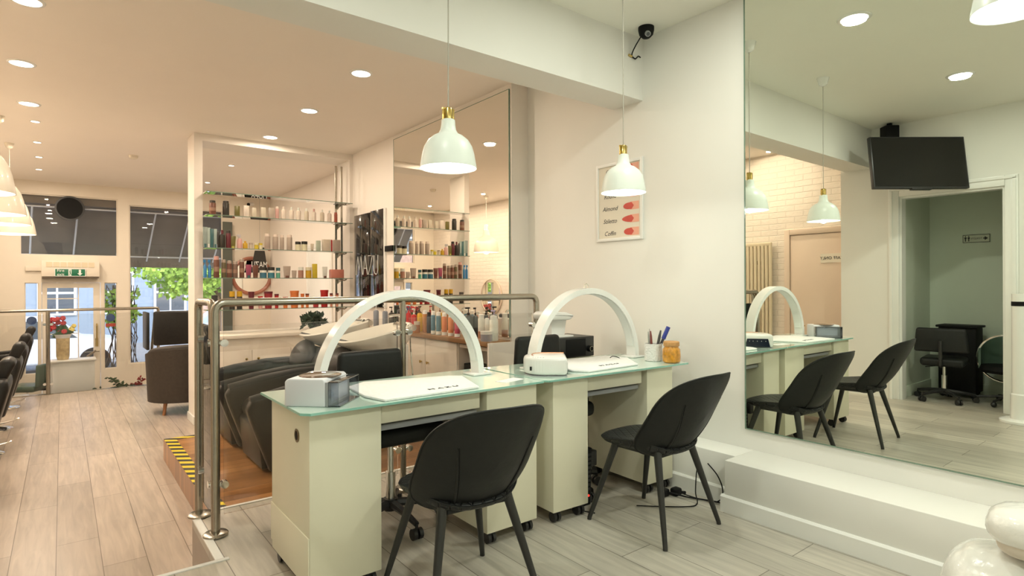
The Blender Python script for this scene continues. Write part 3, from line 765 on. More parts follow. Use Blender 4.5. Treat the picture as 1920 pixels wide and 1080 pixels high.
ch = salon_chair((1.27, 1.975, 0), math.radians(-6), 'black leather dining chair nearest the camera with quilted seat, at the left nail table')
dup(ch, (2.448, 1.940, 0), math.radians(2), 'black leather dining chair at the right nail table, in front of the wall', GC)

# ------------------------------------------------------------------ manicurists' stools behind the tables
GSt = 'black manicurist chairs on casters'
def task_chair(loc, rz, label, m='leather', back=True, seat_h=.51, back_h=.62, bw=.205, bh=.26, group=GSt, sw=.22):
    t = thing('task_chair', label, 'office chair', loc, rz, group)
    link('seat', MB().box(-sw, sw, -sw, sw, seat_h - .055, seat_h + .035, .035, 4), M[m], t)
    if back:
        link('backrest', MB().prism([(-bw, 0), (bw, 0), (bw * .9, bh), (-bw * .9, bh)], -sw - .055, -sw, 'Y', .026, 4, T=Matrix.Translation((0, 0, back_h))), M[m], t)
        link('back_arm', MB().tube(bend([(0, -.05, seat_h - .045), (0, -sw - .06, seat_h - .045), (0, -sw - .065, back_h + .12)], .04), .016), M['blackpl'], t)
    link('gas_column', MB().cyl((0, 0, .10), (0, 0, seat_h - .03), .016, seg=16).cyl((0, 0, .10), (0, 0, .27), .026, seg=16), M['chrome'], t)
    link('lever', MB().tube([(.02, 0, seat_h - .06), (.17, .03, seat_h - .09)], .005, 6), M['blackpl'], t)
    bb = link('five_star_base', MB().lathe([(0, .07), (.035, .07), (.038, .13), (0, .13)], 16), M['blackpl'], t)
    for k in range(5):
        a = 2 * PI * k / 5 + .35; ca, sa = math.cos(a), math.sin(a)
        link('base_arm', MB().tube([(.03 * ca, .03 * sa, .105), (.15 * ca, .15 * sa, .095), (.265 * ca, .265 * sa, .075)], .02, 8, radii=[.024, .019, .014]), M['blackpl'], t)
        cx, cy = .265 * ca, .265 * sa
        link('caster', MB().cyl((cx - .026 * sa, cy + .026 * ca, .028), (cx - .006 * sa, cy + .006 * ca, .028), .0275, seg=14).cyl((cx + .006 * sa, cy - .006 * ca, .028), (cx + .026 * sa, cy - .026 * ca, .028), .0275, seg=14).cyl((cx, cy, .028), (cx, cy, .075), .008), M['blackpl'], t)
    return t
task_chair((1.36, 2.79, 0), PI + .0, 'black manicurist chair on casters behind the left nail table', back_h=.63, bh=.255)
task_chair((2.375, 2.60, 0), PI - .03, 'black manicurist chair on casters behind the right nail table', back_h=.66, bh=.265, bw=.19, sw=.165)

# ------------------------------------------------------------------ behind the tables: side cabinet, steriliser, white lamp
t = thing('side_cabinet', 'white side cabinet behind the right nail table carrying the black steriliser', 'cabinet', (2.76, 2.99, 0))
link('body', MB().box(-.20, .19, -.14, .15, 0.003, .745, .003), M['cream'], t)
link('door', MB().box(-.195, .185, -.155, -.141, .01, .735, .002), M['cream'], t)
t = thing('steriliser', 'black steriliser box with a round dial behind the right nail table', 'steriliser', (2.755, 2.985, .7455))
link('case', MB().box(-.20, .20, -.13, .14, .002, .140, .004), M['blackpl'], t)
link('door_panel', MB().box(-.07, .115, -.134, -.130, .01, .128, .002), M['black'], t)
link('dial', MB().cyl((.15, -.130, .055), (.15, -.155, .055), .022, .020, 20), M['black'], t)
link('dial_ring', MB().lathe([(.015, 0), (.018, 0), (.018, .002), (.015, .002), (.015, 0)], 20, Matrix.Translation((.15, -.156, .055)) @ Matrix.Rotation(PI / 2, 4, 'X')), M['steel'], t)
t = thing('white_hood_lamp', 'white hooded lamp unit standing on the black steriliser', 'nail lamp', (2.68, 2.985, .8815))
link('base', MB().box(-.12, .12, -.09, .09, 0, .016, .006), M['whitepl'], t)
link('stem', MB().prism([(-.035, .014), (.085, .014), (.09, .06), (.105, .13), (-.04, .13)], -.035, .035, 'Y', .006), M['whitepl'], t)
link('head', MB().prism([(-.10, .125), (.09, .12), (.13, .145), (.125, .155), (.06, .175), (-.08, .182), (-.11, .165)], -.085, .085, 'Y', .012, 3), M['whitepl'], t)

# clutter under the table
t = thing('power_strip_tower', 'black power strip with a red light leaning upright under the right nail table', 'power strip', (2.33, 2.34, .001))
link('strip', MB().prism([(-.03, 0), (.03, 0), (.045, .32), (-.012, .32)], -.03, .03, 'Y', .006), M['black'], t)
link('switch_light', MB().cyl((.012, -.030, .055), (.012, -.034, .055), .006, seg=10), glow('red_light', (1, .05, .03), 2.0), t)
b = MB()
for k in range(9): b.box(-.012 + k * .0015, .022 + k * .0015, -.033, -.030, .085 + k * .024, .098 + k * .024)
link('sockets', b, M['blackpl'], t)
link('plug', MB().box(-.06, -.015, -.05, .01, .28, .36, .008), M['blackpl'], t)
link('plug', MB().box(.03, .085, -.03, .03, .21, .30, .008), M['blackpl'], t)
t = thing('footrest_pole', 'black pole with a round knob standing under the right nail table', 'pole', (2.465, 2.50, 0))
link('pole', MB().box(-.02, .02, -.02, .02, .01, .56, .004), M['black'], t)
link('knob', MB().cyl((-.03, 0, .55), (.03, 0, .55), .045, seg=20), M['black'], t)
link('foot', MB().lathe([(0, 0), (.08, 0), (.08, .012), (.02, .02), (0, .02)], 20), M['black'], t)
tag(link('adaptor_box', MB().box(2.20, 2.29, 2.36, 2.44, .001, .16, .01).box(2.21, 2.27, 2.33, 2.40, .001, .09, .01), M['black']), 'black adaptor box on the floor beside the power strip', 'adaptor')
for i, (pts, lb) in enumerate((
    ([(2.29, 2.37, .10), (2.27, 2.30, .2), (2.25, 2.29, .28), (2.235, 2.31, .22), (2.25, 2.30, .12), (2.27, 2.31, .04), (2.30, 2.33, .008)], 'thin grey cable looping beside the power strip'),
    ([(2.972, 2.02, .22), (2.92, 2.0, .15), (2.88, 1.98, .05), (2.82, 1.93, .008), (2.74, 1.95, .006), (2.62, 2.05, .006), (2.54, 2.13, .006)], 'black cable looping from the ledge to the floor by the right chair leg'),
    ([(2.972, 1.96, .20), (2.95, 1.88, .15), (2.935, 1.84, .08), (2.92, 1.86, .02), (2.90, 1.95, .008), (2.865, 2.05, .02)], 'black cable hanging in a loop in the corner by the plinth'),
    ([(2.96, 1.80, .006), (2.92, 1.90, .010), (2.86, 2.02, .012), (2.80, 2.10, .03)], 'thick black cable lying along the skirting'),
    ([(2.28, 2.20, .006), (2.22, 2.26, .02), (2.20, 2.35, .04)], 'short cable at the foot of the middle table cabinet'))):
    tag(link('cable', MB().tube(smooth_path(pts, 8), .0035 if i != 3 else .005, 6), M['cord'] if i == 0 else M['black']), lb, 'cable')
for x, y, lb in ((2.86, 2.10, 'black plug adaptor on the floor near the skirting, nearer the wall'), (2.79, 2.135, 'black plug adaptor on the floor beside the right cabinet caster')):
    tag(link('plug_adaptor', MB().box(-.03, .03, -.025, .025, .001, .045, .012, T=Matrix.Translation((x, y, 0))).cyl((x, y, .02), (x + .05, y - .03, .012), .009), M['black']), lb, 'plug', 'black plug adaptors on the floor')

# ------------------------------------------------------------------ poster, security camera, television, restroom things
PX = WX
po = thing('nail_shape_poster', 'white framed nail shape poster on the wall behind a pendant', 'poster', (PX, 2.812, 1.562))
y0, y1, z0, z1 = 2.592, 3.032, 1.562, 2.132
link('frame', MB().box(PX - .016, PX - .001, y0, y0 + .022, z0, z1, .002).box(PX - .016, PX - .001, y1 - .022, y1, z0, z1, .002).box(PX - .016, PX - .001, y0 + .022, y1 - .022, z0, z0 + .022, .002).box(PX - .016, PX - .001, y0 + .022, y1 - .022, z1 - .022, z1, .002), M['trim'], po, world=True)
link('print', MB().box(PX - .006, PX - .002, y0 + .022, y1 - .022, z0 + .022, z1 - .022), M['paper'], po, world=True)
for i, (wd, sh) in enumerate((('Oval', .7), ('Square', .05), ('Round', .4), ('Almond', 1.2), ('Stiletto', 1.9), ('Coffin', .9))):
    zz = 2.075 - i * .0905
    text_part('lettering', wd, .045, M['ink'], po, (PX - .0068, 2.90, zz - .005), (0, -1, 0), (0, 0, 1), .0006, shear=.3)
    yn, hh = 2.705, .028
    link('finger_print', MB().box(PX - .0068, PX - .006, yn - .075, yn + .005, zz - hh, zz + hh), M['nailskin'], po, world=True)
    n = 14; pts = []
    for k in range(n + 1):
        a = PI * k / n - PI / 2
        pts.append((yn + .01 + .035 * (1 + sh * .5) * abs(math.cos(a)) ** (.9 if sh < 1.5 else 1.5), zz + hh * .85 * math.sin(a)))
    pts += [(yn - .01, zz + hh * .85), (yn - .03, zz), (yn - .01, zz - hh * .85)]
    link('nail_print', MB().prism(pts, PX - .0078, PX - .0068, 'X'), M['nailred'], po, world=True)

t = thing('security_camera', 'black dome security camera in the ceiling corner above the poster', 'security camera', (3.06, 2.47, ZC))
link('dome', MB().lathe([(0, -.075), (.025, -.07), (.045, -.05), (.052, -.02), (.052, 0), (0, 0)], 24), M['black'], t)
link('lens', MB().cyl((-.02, -.025, -.052), (-.032, -.042, -.066), .018, seg=18), M['greypl'], t)
link('lens_glass', MB().cyl((-.032, -.042, -.066), (-.034, -.044, -.068), .012, seg=18), M['darkglass'], t)
link('cable', MB().tube(smooth_path([(.01, .04, -.03), (-.005, .09, -.10), (.0, .122, -.145), (.03, .118, -.165), (.06, .118, -.14), (.085, .119, -.143)]), .0045, 6), M['black'], t)
link('yellow_plug', MB().cyl((.0, .122, -.155), (-.03, .124, -.15), .008, seg=10), M['brass'], t)

# television seen through the mirror, in the corner above the corridor opening
t = thing('television', 'black flat television in the corner over the corridor opening, seen in the mirror', 'television', (-.365, 2.04, 2.44))
q = Matrix.Translation((0, 0, 0))
az = math.atan2(.615, .789)
Rt = Matrix.Rotation(az, 4, 'Z') @ Matrix.Rotation(math.radians(-8), 4, 'X')
# local x runs along the screen, local -y is the screen side after turning
link('bezel', MB().box(-.47, .47, -.018, .03, -.265, .265, .006, T=Rt), M['blackpl'], t)
link('screen', MB().box(-.458, .458, -.0195, -.018, -.248, .253, T=Rt), M['screen'], t)
link('brand_bar', MB().box(-.10, .10, -.022, .02, -.278, -.264, .003, T=Rt), M['blackpl'], t)
link('bracket', MB().tube([(0, .05, 0), (-.15, .28, .05), (-.30, .42, .05)], .02, 8), M['black'], t)
t = tag(link('speaker', MB().box(-.07, .07, -.06, .06, 0, .22, .01, T=Matrix.Translation((-.63, 2.38, 2.70)) @ Matrix.Rotation(.7, 4, 'Z')), M['black']), 'small black speaker in the ceiling corner behind the television', 'speaker')
link('mount', MB().box(-.02, .02, -.02, .02, .22, .25), M['black'], t)
# toilet sign on the corridor wall
t = thing('toilets_sign', 'small toilets direction sign on the corridor wall, seen in the mirror', 'sign', (-1.759, 1.90, 1.70))
link('plate', MB().box(-1.759, -1.752, 1.785, 2.03, 1.70, 1.79, .001), mat('sign_plate', (.60, .63, .50), .5), t, world=True)
link('border', MB().box(-1.752, -1.7505, 1.785, 2.03, 1.784, 1.79).box(-1.752, -1.7505, 1.785, 2.03, 1.70, 1.706).box(-1.752, -1.7505, 1.785, 1.79, 1.706, 1.784).box(-1.752, -1.7505, 2.025, 2.03, 1.706, 1.784), M['ink'], t, world=True)
text_part('lettering', 'TOILETS', .028, M['ink'], t, (-1.7505, 1.905, 1.745), (0, 1, 0), (0, 0, 1), .001)
link('arrow', MB().prism([(1.802, 1.745), (1.832, 1.767), (1.832, 1.751), (1.845, 1.751), (1.845, 1.739), (1.832, 1.739), (1.832, 1.723)], -1.7515, -1.7505, 'X'), M['ink'], t, world=True)
for yy in (1.975, 2.005):
    link('person_symbol', MB().cyl((-1.7515, yy, 1.772), (-1.7505, yy, 1.772), .006, seg=12).prism([(yy - .010, 1.763), (yy + .010, 1.763), (yy + .010, 1.745), (yy + .005, 1.742), (yy + .005, 1.716), (yy - .005, 1.716), (yy - .005, 1.742), (yy - .010, 1.745)], -1.7515, -1.7505, 'X'), M['ink'], t, world=True)
GK = 'stools stored in the corridor'
task_chair((-1.06, 2.02, 0), math.radians(82), 'black salon stool with a padded back stored in the corridor, seen in the mirror', back_h=.53, seat_h=.43, bh=.25, bw=.235, group=GK, sw=.19)
tag(link('rolling_trolley', MB().box(-1.62, -1.36, 1.82, 2.16, .06, .76, .01).box(-1.64, -1.34, 1.80, 2.18, .76, .785, .008).cyl((-1.38, 1.84, .03), (-1.36, 1.84, .03), .03).cyl((-1.38, 2.12, .03), (-1.36, 2.12, .03), .03).box(-1.60, -1.38, 1.84, 2.14, .03, .06), M['black']), 'black rolling trolley behind the stool in the corridor, seen in the mirror', 'trolley')
t = thing('round_stool', 'round green grey stool with a chrome ring partly behind the door frame, in the mirror', 'stool', (-1.25, 1.55, 0), 0, GK)
def shell(u, v):
    a = PI * (1.15 * u - .075); r = .22
    return (-r * math.sin(a) * .95, r * math.cos(a), .36 + .33 * v * (.55 + .45 * math.sin(PI * min(max(u, 0), 1))))
link('backrest', MB().grid(shell, 24, 6, .02), M['stoolgreen'], t)
link('seat', MB().lathe([(0, .33), (.20, .33), (.215, .36), (.20, .40), (0, .41)], 28), M['black'], t)
link('chrome_ring', MB().tube([(.0, .235 * math.cos(a), .47 + .24 * math.sin(a)) for a in [2 * PI * i / 32 for i in range(33)]], .011, 8), M['chrome'], t)
link('gas_column', MB().cyl((0, 0, .08), (0, 0, .33), .02), M['chrome'], t)
for k in range(5):
    a = 2 * PI * k / 5 + .2
    link('base_arm', MB().tube([(0, 0, .09), (.24 * math.cos(a), .24 * math.sin(a), .06)], .012, 8).sphere((.24 * math.cos(a), .24 * math.sin(a), .028), .027, seg=12), M['blackpl'], t)
# white pedestal at the mirror's right edge
t = thing('pedestal', 'white pedestal with a round base beside the corridor opening, at the mirror edge', 'pedestal', (-.42, 1.27, 0))
link('base', MB().lathe([(0, 0.001), (.16, .001), (.16, .02), (.14, .03), (0, .03)], 32), M['whitepl'], t)
link('column', MB().lathe([(.08, .03), (.08, .25), (.07, .26), (.07, 1.15), (0, 1.15)], 28), M['whitepl'], t)
link('band', MB().lathe([(.071, 1.04), (.0725, 1.04), (.0725, 1.08), (.071, 1.08)], 28), M['black'], t)

# ------------------------------------------------------------------ white pedicure footrest, bottom right corner
t = thing('pedicure_footrest', 'glossy white wrinkled pedicure footrest in the bottom right corner', 'footrest', (2.505, .50, 0))
def blob(c, r, sc, name, m, amp=.0):
    b = MB(); b.sphere((0, 0, 0), r, (1, 1, 1), 32)
    for v in b.bm.verts:
        d = v.co.normalized(); k = 1 + amp * math.sin(d.x * 9 + d.z * 4) * math.sin(d.y * 8 + 1) + amp * .6 * math.sin(d.x * 23 + d.y * 17)
        e = 2.6
        q = (abs(d.x) ** e + abs(d.y) ** e + abs(d.z) ** e) ** (-1 / e)
        v.co = Vector((d.x * q * r * sc[0] * k + c[0], d.y * q * r * sc[1] * k + c[1], d.z * q * r * sc[2] * k + c[2]))
    return link(name, b, m, t, ang=60)
blob((-.03, -.05, .455), .105, (1.1, 1.0, .62), 'padded_top', M['quilt'], .015)
blob((-.025, -.055, .405), .09, (1.1, .95, .55), 'padded_underside', M['beigepad'])
blob((.0, .03, .18), .165, (1.05, .95, 1.07), 'base', M['quilt'], .01)
link('bracket', MB().box(-.12, .0, -.13, -.115, .345, .358, .003).tube([(-.10, -.12, .40), (-.05, -.125, .352)], .006), M['steel'], t)
link('wheel', MB().cyl((-.02, -.17, .33), (-.02, -.14, .33), .03, seg=20), M['greypl'], t)
# ------------------------------------------------------------------ wash area platform
box_struct('platform_wood', .71, 3.0, 3.56, 5.97, ZL, -.12, M['brownwood'])
tag(link('hazard_tape', MB().box(.712, .80, 3.60, 5.965, -.119, -.117).box(.80, 1.14, 5.88, 5.965, -.119, -.117), M['hazard']), 'yellow and black hazard tape along the edge of the wooden platform', 'tape')

# ------------------------------------------------------------------ backwash units
GW = 'backwash chairs with white basins'
def backwash(loc, label, w=.66):
    t = thing('backwash_unit', label, 'salon chair', loc, 0, GW)
    h = w / 2
    # local x runs from the feet (left) to the basin (right)
    arm = [(.04, .56), (.0, .50), (.02, .42), (.16, .02), (.72, .01), (.86, .58), (.80, .645), (.55, .635), (.25, .60)]
    for s in (-1, 1):
        a = link('armrest', MB().prism(arm, s * h - .045, s * h + .045, 'Y', .022, 3), M['leather2'], t)
        link('arm_pad', MB().tube([(.03, s * h, .54), (.28, s * h, .585), (.56, s * h, .62), (.80, s * h, .63)], .05, 12, radii=[.040, .046, .042, .034]), M['leather'], a)
    link('seat', MB().prism([(.10, .40), (.14, .30), (.72, .24), (.74, .36), (.30, .44), (.14, .47)], -h + .05, h - .05, 'Y', .03, 3), M['leather2'], t)
    link('front_panel', MB().prism([(.12, .03), (.09, .33), (.13, .36), (.18, .03)], -h + .05, h - .05, 'Y', .01), M['leather2'], t)
    link('backrest', MB().prism([(.62, .33), (.74, .30), (1.0, .74), (.90, .80)], -h + .06, h - .06, 'Y', .035, 4), M['leather2'], t)
    link('head_cushion', MB().sphere((0, 0, 0), .16, (.55, 1.35, 1.0), 24, T=Matrix.Translation((.80, 0, .70)) @ Matrix.Rotation(math.radians(25), 4, 'Y')), M['leather2'], t)
    # pedestal and basin
    link('pedestal', MB().prism([(.95, .03), (1.34, .03), (1.36, .86), (1.02, .74)], -.19, .19, 'Y', .02, 3), M['sanit'], t)
    def bowl(u, v):
        # superellipse rim, dished
        a = 2 * PI * u; ca, sa = math.cos(a), math.sin(a)
        e = .75; cx = math.copysign(abs(ca) ** e, ca); cy = math.copysign(abs(sa) ** e, sa)
        prof = [(1.0, .0), (.965, .012), (.86, -.03), (.72, -.10), (.45, -.135), (.02, -.14)]
        k = v * (len(prof) - 1); i = min(int(k), len(prof) - 2); f = k - i
        rr = prof[i][0] * (1 - f) + prof[i + 1][0] * f; zz = prof[i][1] * (1 - f) + prof[i + 1][1] * f
        x = 1.12 + .33 * rr * cx; y = .255 * rr * cy
        return (x, y, .955 + (x - 1.12) * .20 + zz)
    def outer(u, v):
        a = 2 * PI * u; ca, sa = math.cos(a), math.sin(a)
        e = .75; cx = math.copysign(abs(ca) ** e, ca); cy = math.copysign(abs(sa) ** e, sa)
        rr = 1 - .62 * v ** 1.6
        x = 1.12 + .06 * v + .33 * rr * cx; y = .255 * rr * cy
        return (x, y, .955 + (x - 1.12) * .20 * (1 - v) - .23 * v)
    ba = link('basin', MB().grid(bowl, 48, 15).grid(outer, 48, 8), M['sanit'], t, ang=60)
    link('neck_rest', MB().prism([(.80, .885), (.86, .86), (.87, .90), (.82, .915)], -.10, .10, 'Y', .008), M['blackpl'], ba)
    link('mixer_tap', MB().cyl((1.37, -.10, 1.005), (1.37, .10, 1.005), .022, seg=16).tube(bend([(1.37, 0, 1.0), (1.37, 0, 1.10), (1.26, 0, 1.09)], .03), .012), M['chrome'], ba)
    link('shower_head', MB().cyl((1.40, -.20, .99), (1.40, -.13, 1.0), .028, seg=16).tube(smooth_path([(1.40, -.13, .99), (1.42, -.1, .8), (1.41, -.16, .5), (1.39, -.1, .3)]), .007, 6), M['chrome'], ba)
    return t
bw = backwash((1.02, 4.70, -.119), 'nearer backwash chair with white basin, behind the nail table lamp')
dup(bw, (1.00, 5.55, -.119), 0, 'farther backwash chair with white basin, nearest the low white counter', GW)

# ------------------------------------------------------------------ counter and cupboards below the shelf mirror
t = thing('low_counter', 'long white counter with cupboards under the glass product shelves', 'counter', (2.07, 7.05, ZL))
link('worktop', MB().box(1.25, 2.95, 6.86, 7.26, .66, .70, .006), M['cream2'], t, world=True)
link('apron', MB().box(1.25, 2.95, 6.90, 7.25, .54, .66), M['cream2'], t, world=True)
for k in range(4):
    x0 = 1.255 + k * .425
    dd = link('cupboard_door', MB().box(x0, x0 + .42, 6.885, 6.90, ZL + .08, .525, .002), M['cream2'], t, world=True)
    kx = x0 + (.36 if k % 2 == 0 else .06)
    link('knob', MB().lathe([(0, 0), (.006, 0), (.006, .012), (.014, .018), (.014, .024), (0, .028)], 12, Matrix.Translation((kx, 6.885, .43)) @ Matrix.Rotation(PI / 2, 4, 'X')), M['brass'], dd, world=True)
link('plinth', MB().box(1.26, 2.94, 6.92, 7.24, ZL + .002, ZL + .08), M['cream2'], t, world=True)
link('carcass', MB().box(1.255, 2.945, 6.902, 7.25, ZL + .08, .54), M['cream2'], t, world=True)

t = thing('leafy_plant', 'dark leafy plant on the low counter behind the far basin', 'plant', (pxX(590, 7.08), 7.08, .7005))
rr_ = random.Random(12)
def leaf0(B, p, d, ln, wd):
    p, d = Vector(p), Vector(d).normalized(); sd = d.cross(Vector((.2, 1, .1))).normalized()
    b = bmesh.new(); vs_ = [b.verts.new(q) for q in (p, p + d * ln * .5 + sd * wd, p + d * ln, p + d * ln * .5 - sd * wd)]
    b.faces.new(vs_); B._add(b)
link('pot', MB().lathe([(0, 0), (.06, 0), (.075, .07), (.065, .07), (0, .06)], 16), M['blackpl'], t)
B = MB()
for k in range(150): leaf0(B, (rr_.uniform(-.12, .10), rr_.uniform(-.06, .06), rr_.uniform(.05, .17)), (rr_.uniform(-1, 1), rr_.uniform(-.5, .5), rr_.uniform(-.3, 1)), .09, .018)
link('foliage', B, mat('dark_foliage', (.03, .055, .035), .4, var=.5, scale=15), t)
# ------------------------------------------------------------------ glass shelves
YS0, YS1 = 7.06, 7.262
ZSH = [2.29, 2.035, 1.668, 1.335, .975]
NS = ['top empty', 'upper', 'middle', 'lower', 'bottom']
GSH = 'glass product shelves in the partition opening'
for z, nm in zip(ZSH, NS):
    t = thing('glass_shelf', '%s glass shelf in the opening beside the black MAZU panel' % nm, 'shelf', (2.10, 7.16, z), group=GSH)
    link('glass_plate', MB().box(1.255, 2.93, YS0, YS1, z - .008, z), M['shelfglass'], t, world=True)
    link('front_edge', MB().box(1.255, 2.93, YS0 - .002, YS0, z - .008, z), M['glassedge'], t, world=True)
    for xx in (2.80,):
        link('bracket', MB().prism([(YS0 + .0, z - .009), (YS1 - .01, z - .009), (YS1 - .01, z - .075), (YS1 - .05, z - .06)], xx - .005, xx + .005, 'X').box(xx - .05, xx + .06, YS0 + .01, YS1 - .01, z - .014, z - .009).tube([(xx - .05, YS0 + .02, z - .016), (xx + .02, YS0 + .005, z - .03), (xx + .06, YS0 + .05, z - .02)], .008, 6), M['steel'], t, world=True)
for xx, lb in ((2.785, 'slotted steel shelf upright, left one of the pair'), (2.86, 'slotted steel shelf upright, right one of the pair beside the panel')):
    b = MB().box(xx - .012, xx + .012, 7.248, 7.2605, .72, 2.78)
    for k in range(30): b.box(xx - .004, xx + .004, 7.2465, 7.248, .80 + k * .065, .83 + k * .065)
    tag(link('shelf_upright', b, M['steel']), lb, 'shelf upright', 'slotted steel uprights of the glass shelves')

# ------------------------------------------------------------------ packaging
def bottle_mb(kind, w, h):
    r = w / 2; B = MB(); Cc = MB(); has = True
    if kind == 'box':
        B.box(-r, r, -r * .6, r * .6, 0, h, .002); has = False
    elif kind == 'jar':
        B.lathe([(0, 0), (r, 0), (r, h * .68), (r * .9, h * .70), (0, h * .70)], 16); Cc.lathe([(0, h * .70), (r * 1.02, h * .70), (r * 1.02, h), (0, h)], 16)
    elif kind == 'tub':
        B.lathe([(0, 0), (r * .8, 0), (r, h * .88), (0, h * .88)], 16); Cc.lathe([(0, h * .88), (r * 1.06, h * .88), (r * 1.06, h), (0, h)], 16)
    elif kind == 'tube':
        B.prism([(-r * .72, h * .16), (r * .72, h * .16), (r, h), (-r, h)], -r * .35, r * .35, 'Y', .002); Cc.lathe([(0, 0), (r * .62, 0), (r * .62, h * .16), (0, h * .16)], 12)
    elif kind == 'pump':
        B.lathe([(0, 0), (r, 0), (r, h * .66), (r * .8, h * .71), (r * .3, h * .73), (0, h * .73)], 16)
        Cc.lathe([(0, h * .73), (r * .34, h * .73), (r * .34, h * .80), (r * .12, h * .81), (r * .12, h * .94), (0, h * .94)], 10).box(-r * .8, r * .25, -r * .18, r * .18, h * .93, h * .985, .001)
    elif kind == 'spray':
        B.lathe([(0, 0), (r, 0), (r, h * .62), (r * .45, h * .74), (0, h * .74)], 16)
        Cc.lathe([(0, h * .74), (r * .42, h * .74), (r * .36, h * .84), (0, h * .84)], 10).box(-r, r * .5, -r * .25, r * .25, h * .84, h, .001)
    elif kind == 'cyl':
        B.lathe([(0, 0), (r * .95, 0), (r, .004), (r, h * .80), (r * .92, h * .83), (0, h * .83)], 16); Cc.lathe([(0, h * .83), (r * .88, h * .83), (r * .85, h * .985), (r * .6, h), (0, h)], 16)
    else:  # bottle
        B.lathe([(0, 0), (r * .95, 0), (r, .004), (r, h * .66), (r * .85, h * .74), (r * .42, h * .78), (0, h * .78)], 16); Cc.lathe([(0, h * .78), (r * .45, h * .78), (r * .45, h * .99), (0, h)], 12)
    return B, Cc, has
NM = {'box': 'product_box', 'jar': 'product_jar', 'tub': 'product_tub', 'tube': 'product_tube', 'pump': 'pump_bottle', 'spray': 'spray_bottle', 'cyl': 'product_bottle', 'bottle': 'product_bottle'}
WD = {'box': ('box', 'box'), 'jar': ('jar', 'jar'), 'tub': ('tub', 'tub'), 'tube': ('tube', 'tube'), 'pump': ('pump bottle', 'bottle'), 'spray': ('spray bottle', 'bottle'), 'cyl': ('straight-sided bottle', 'bottle'), 'bottle': ('bottle', 'bottle')}
ORD = ['first', 'second', 'third', 'fourth', 'fifth', 'sixth', 'seventh', 'eighth', 'ninth', 'tenth', 'eleventh', 'twelfth', 'thirteenth', 'fourteenth', 'fifteenth', 'sixteenth', 'seventeenth', 'eighteenth', 'nineteenth', 'twentieth', 'twenty-first', 'twenty-second', 'twenty-third', 'twenty-fourth', 'twenty-fifth', 'twenty-sixth']
def product(kind, x, y, z, w, h, c1, c2, cname, i, where, group, band=None):
    B, Cc, has = bottle_mb(kind, w, h)
    o = link(NM[kind], B, cmat(c1)); o.location = (x, y, z + .0005)
    if has: link('lid', Cc, cmat(c2), o)
    if band: link('label_band', MB().lathe([(w / 2 + .0006, h * band[0]), (w / 2 + .0006, h * band[1])], 16) if kind != 'box' else MB().box(-w / 2 - .0005, w / 2 + .0005, -w * .3 - .0006, -w * .3, h * band[0], h * band[1]), cmat(band[2]), o)
    tag(o, '%s %s, %s from the left on the %s' % (cname, WD[kind][0], ORD[i], where), WD[kind][1], group)
    return o
BR, DK, OL, PK, PP, BG, TP = (.18, .07, .045), (.035, .028, .022), (.17, .14, .03), (.66, .36, .33), (.80, .66, .58), (.66, .55, .44), (.46, .36, .30)
TL, BL, MR, YL, AM, RD, OR, WH, GN_, CR = (.05, .14, .15), (.04, .22, .48), (.14, .02, .03), (.70, .52, .04), (.62, .36, .02), (.48, .02, .02), (.72, .20, .05), (.82, .80, .74), (.12, .40, .28), (.78, .70, .50)
S = .00605
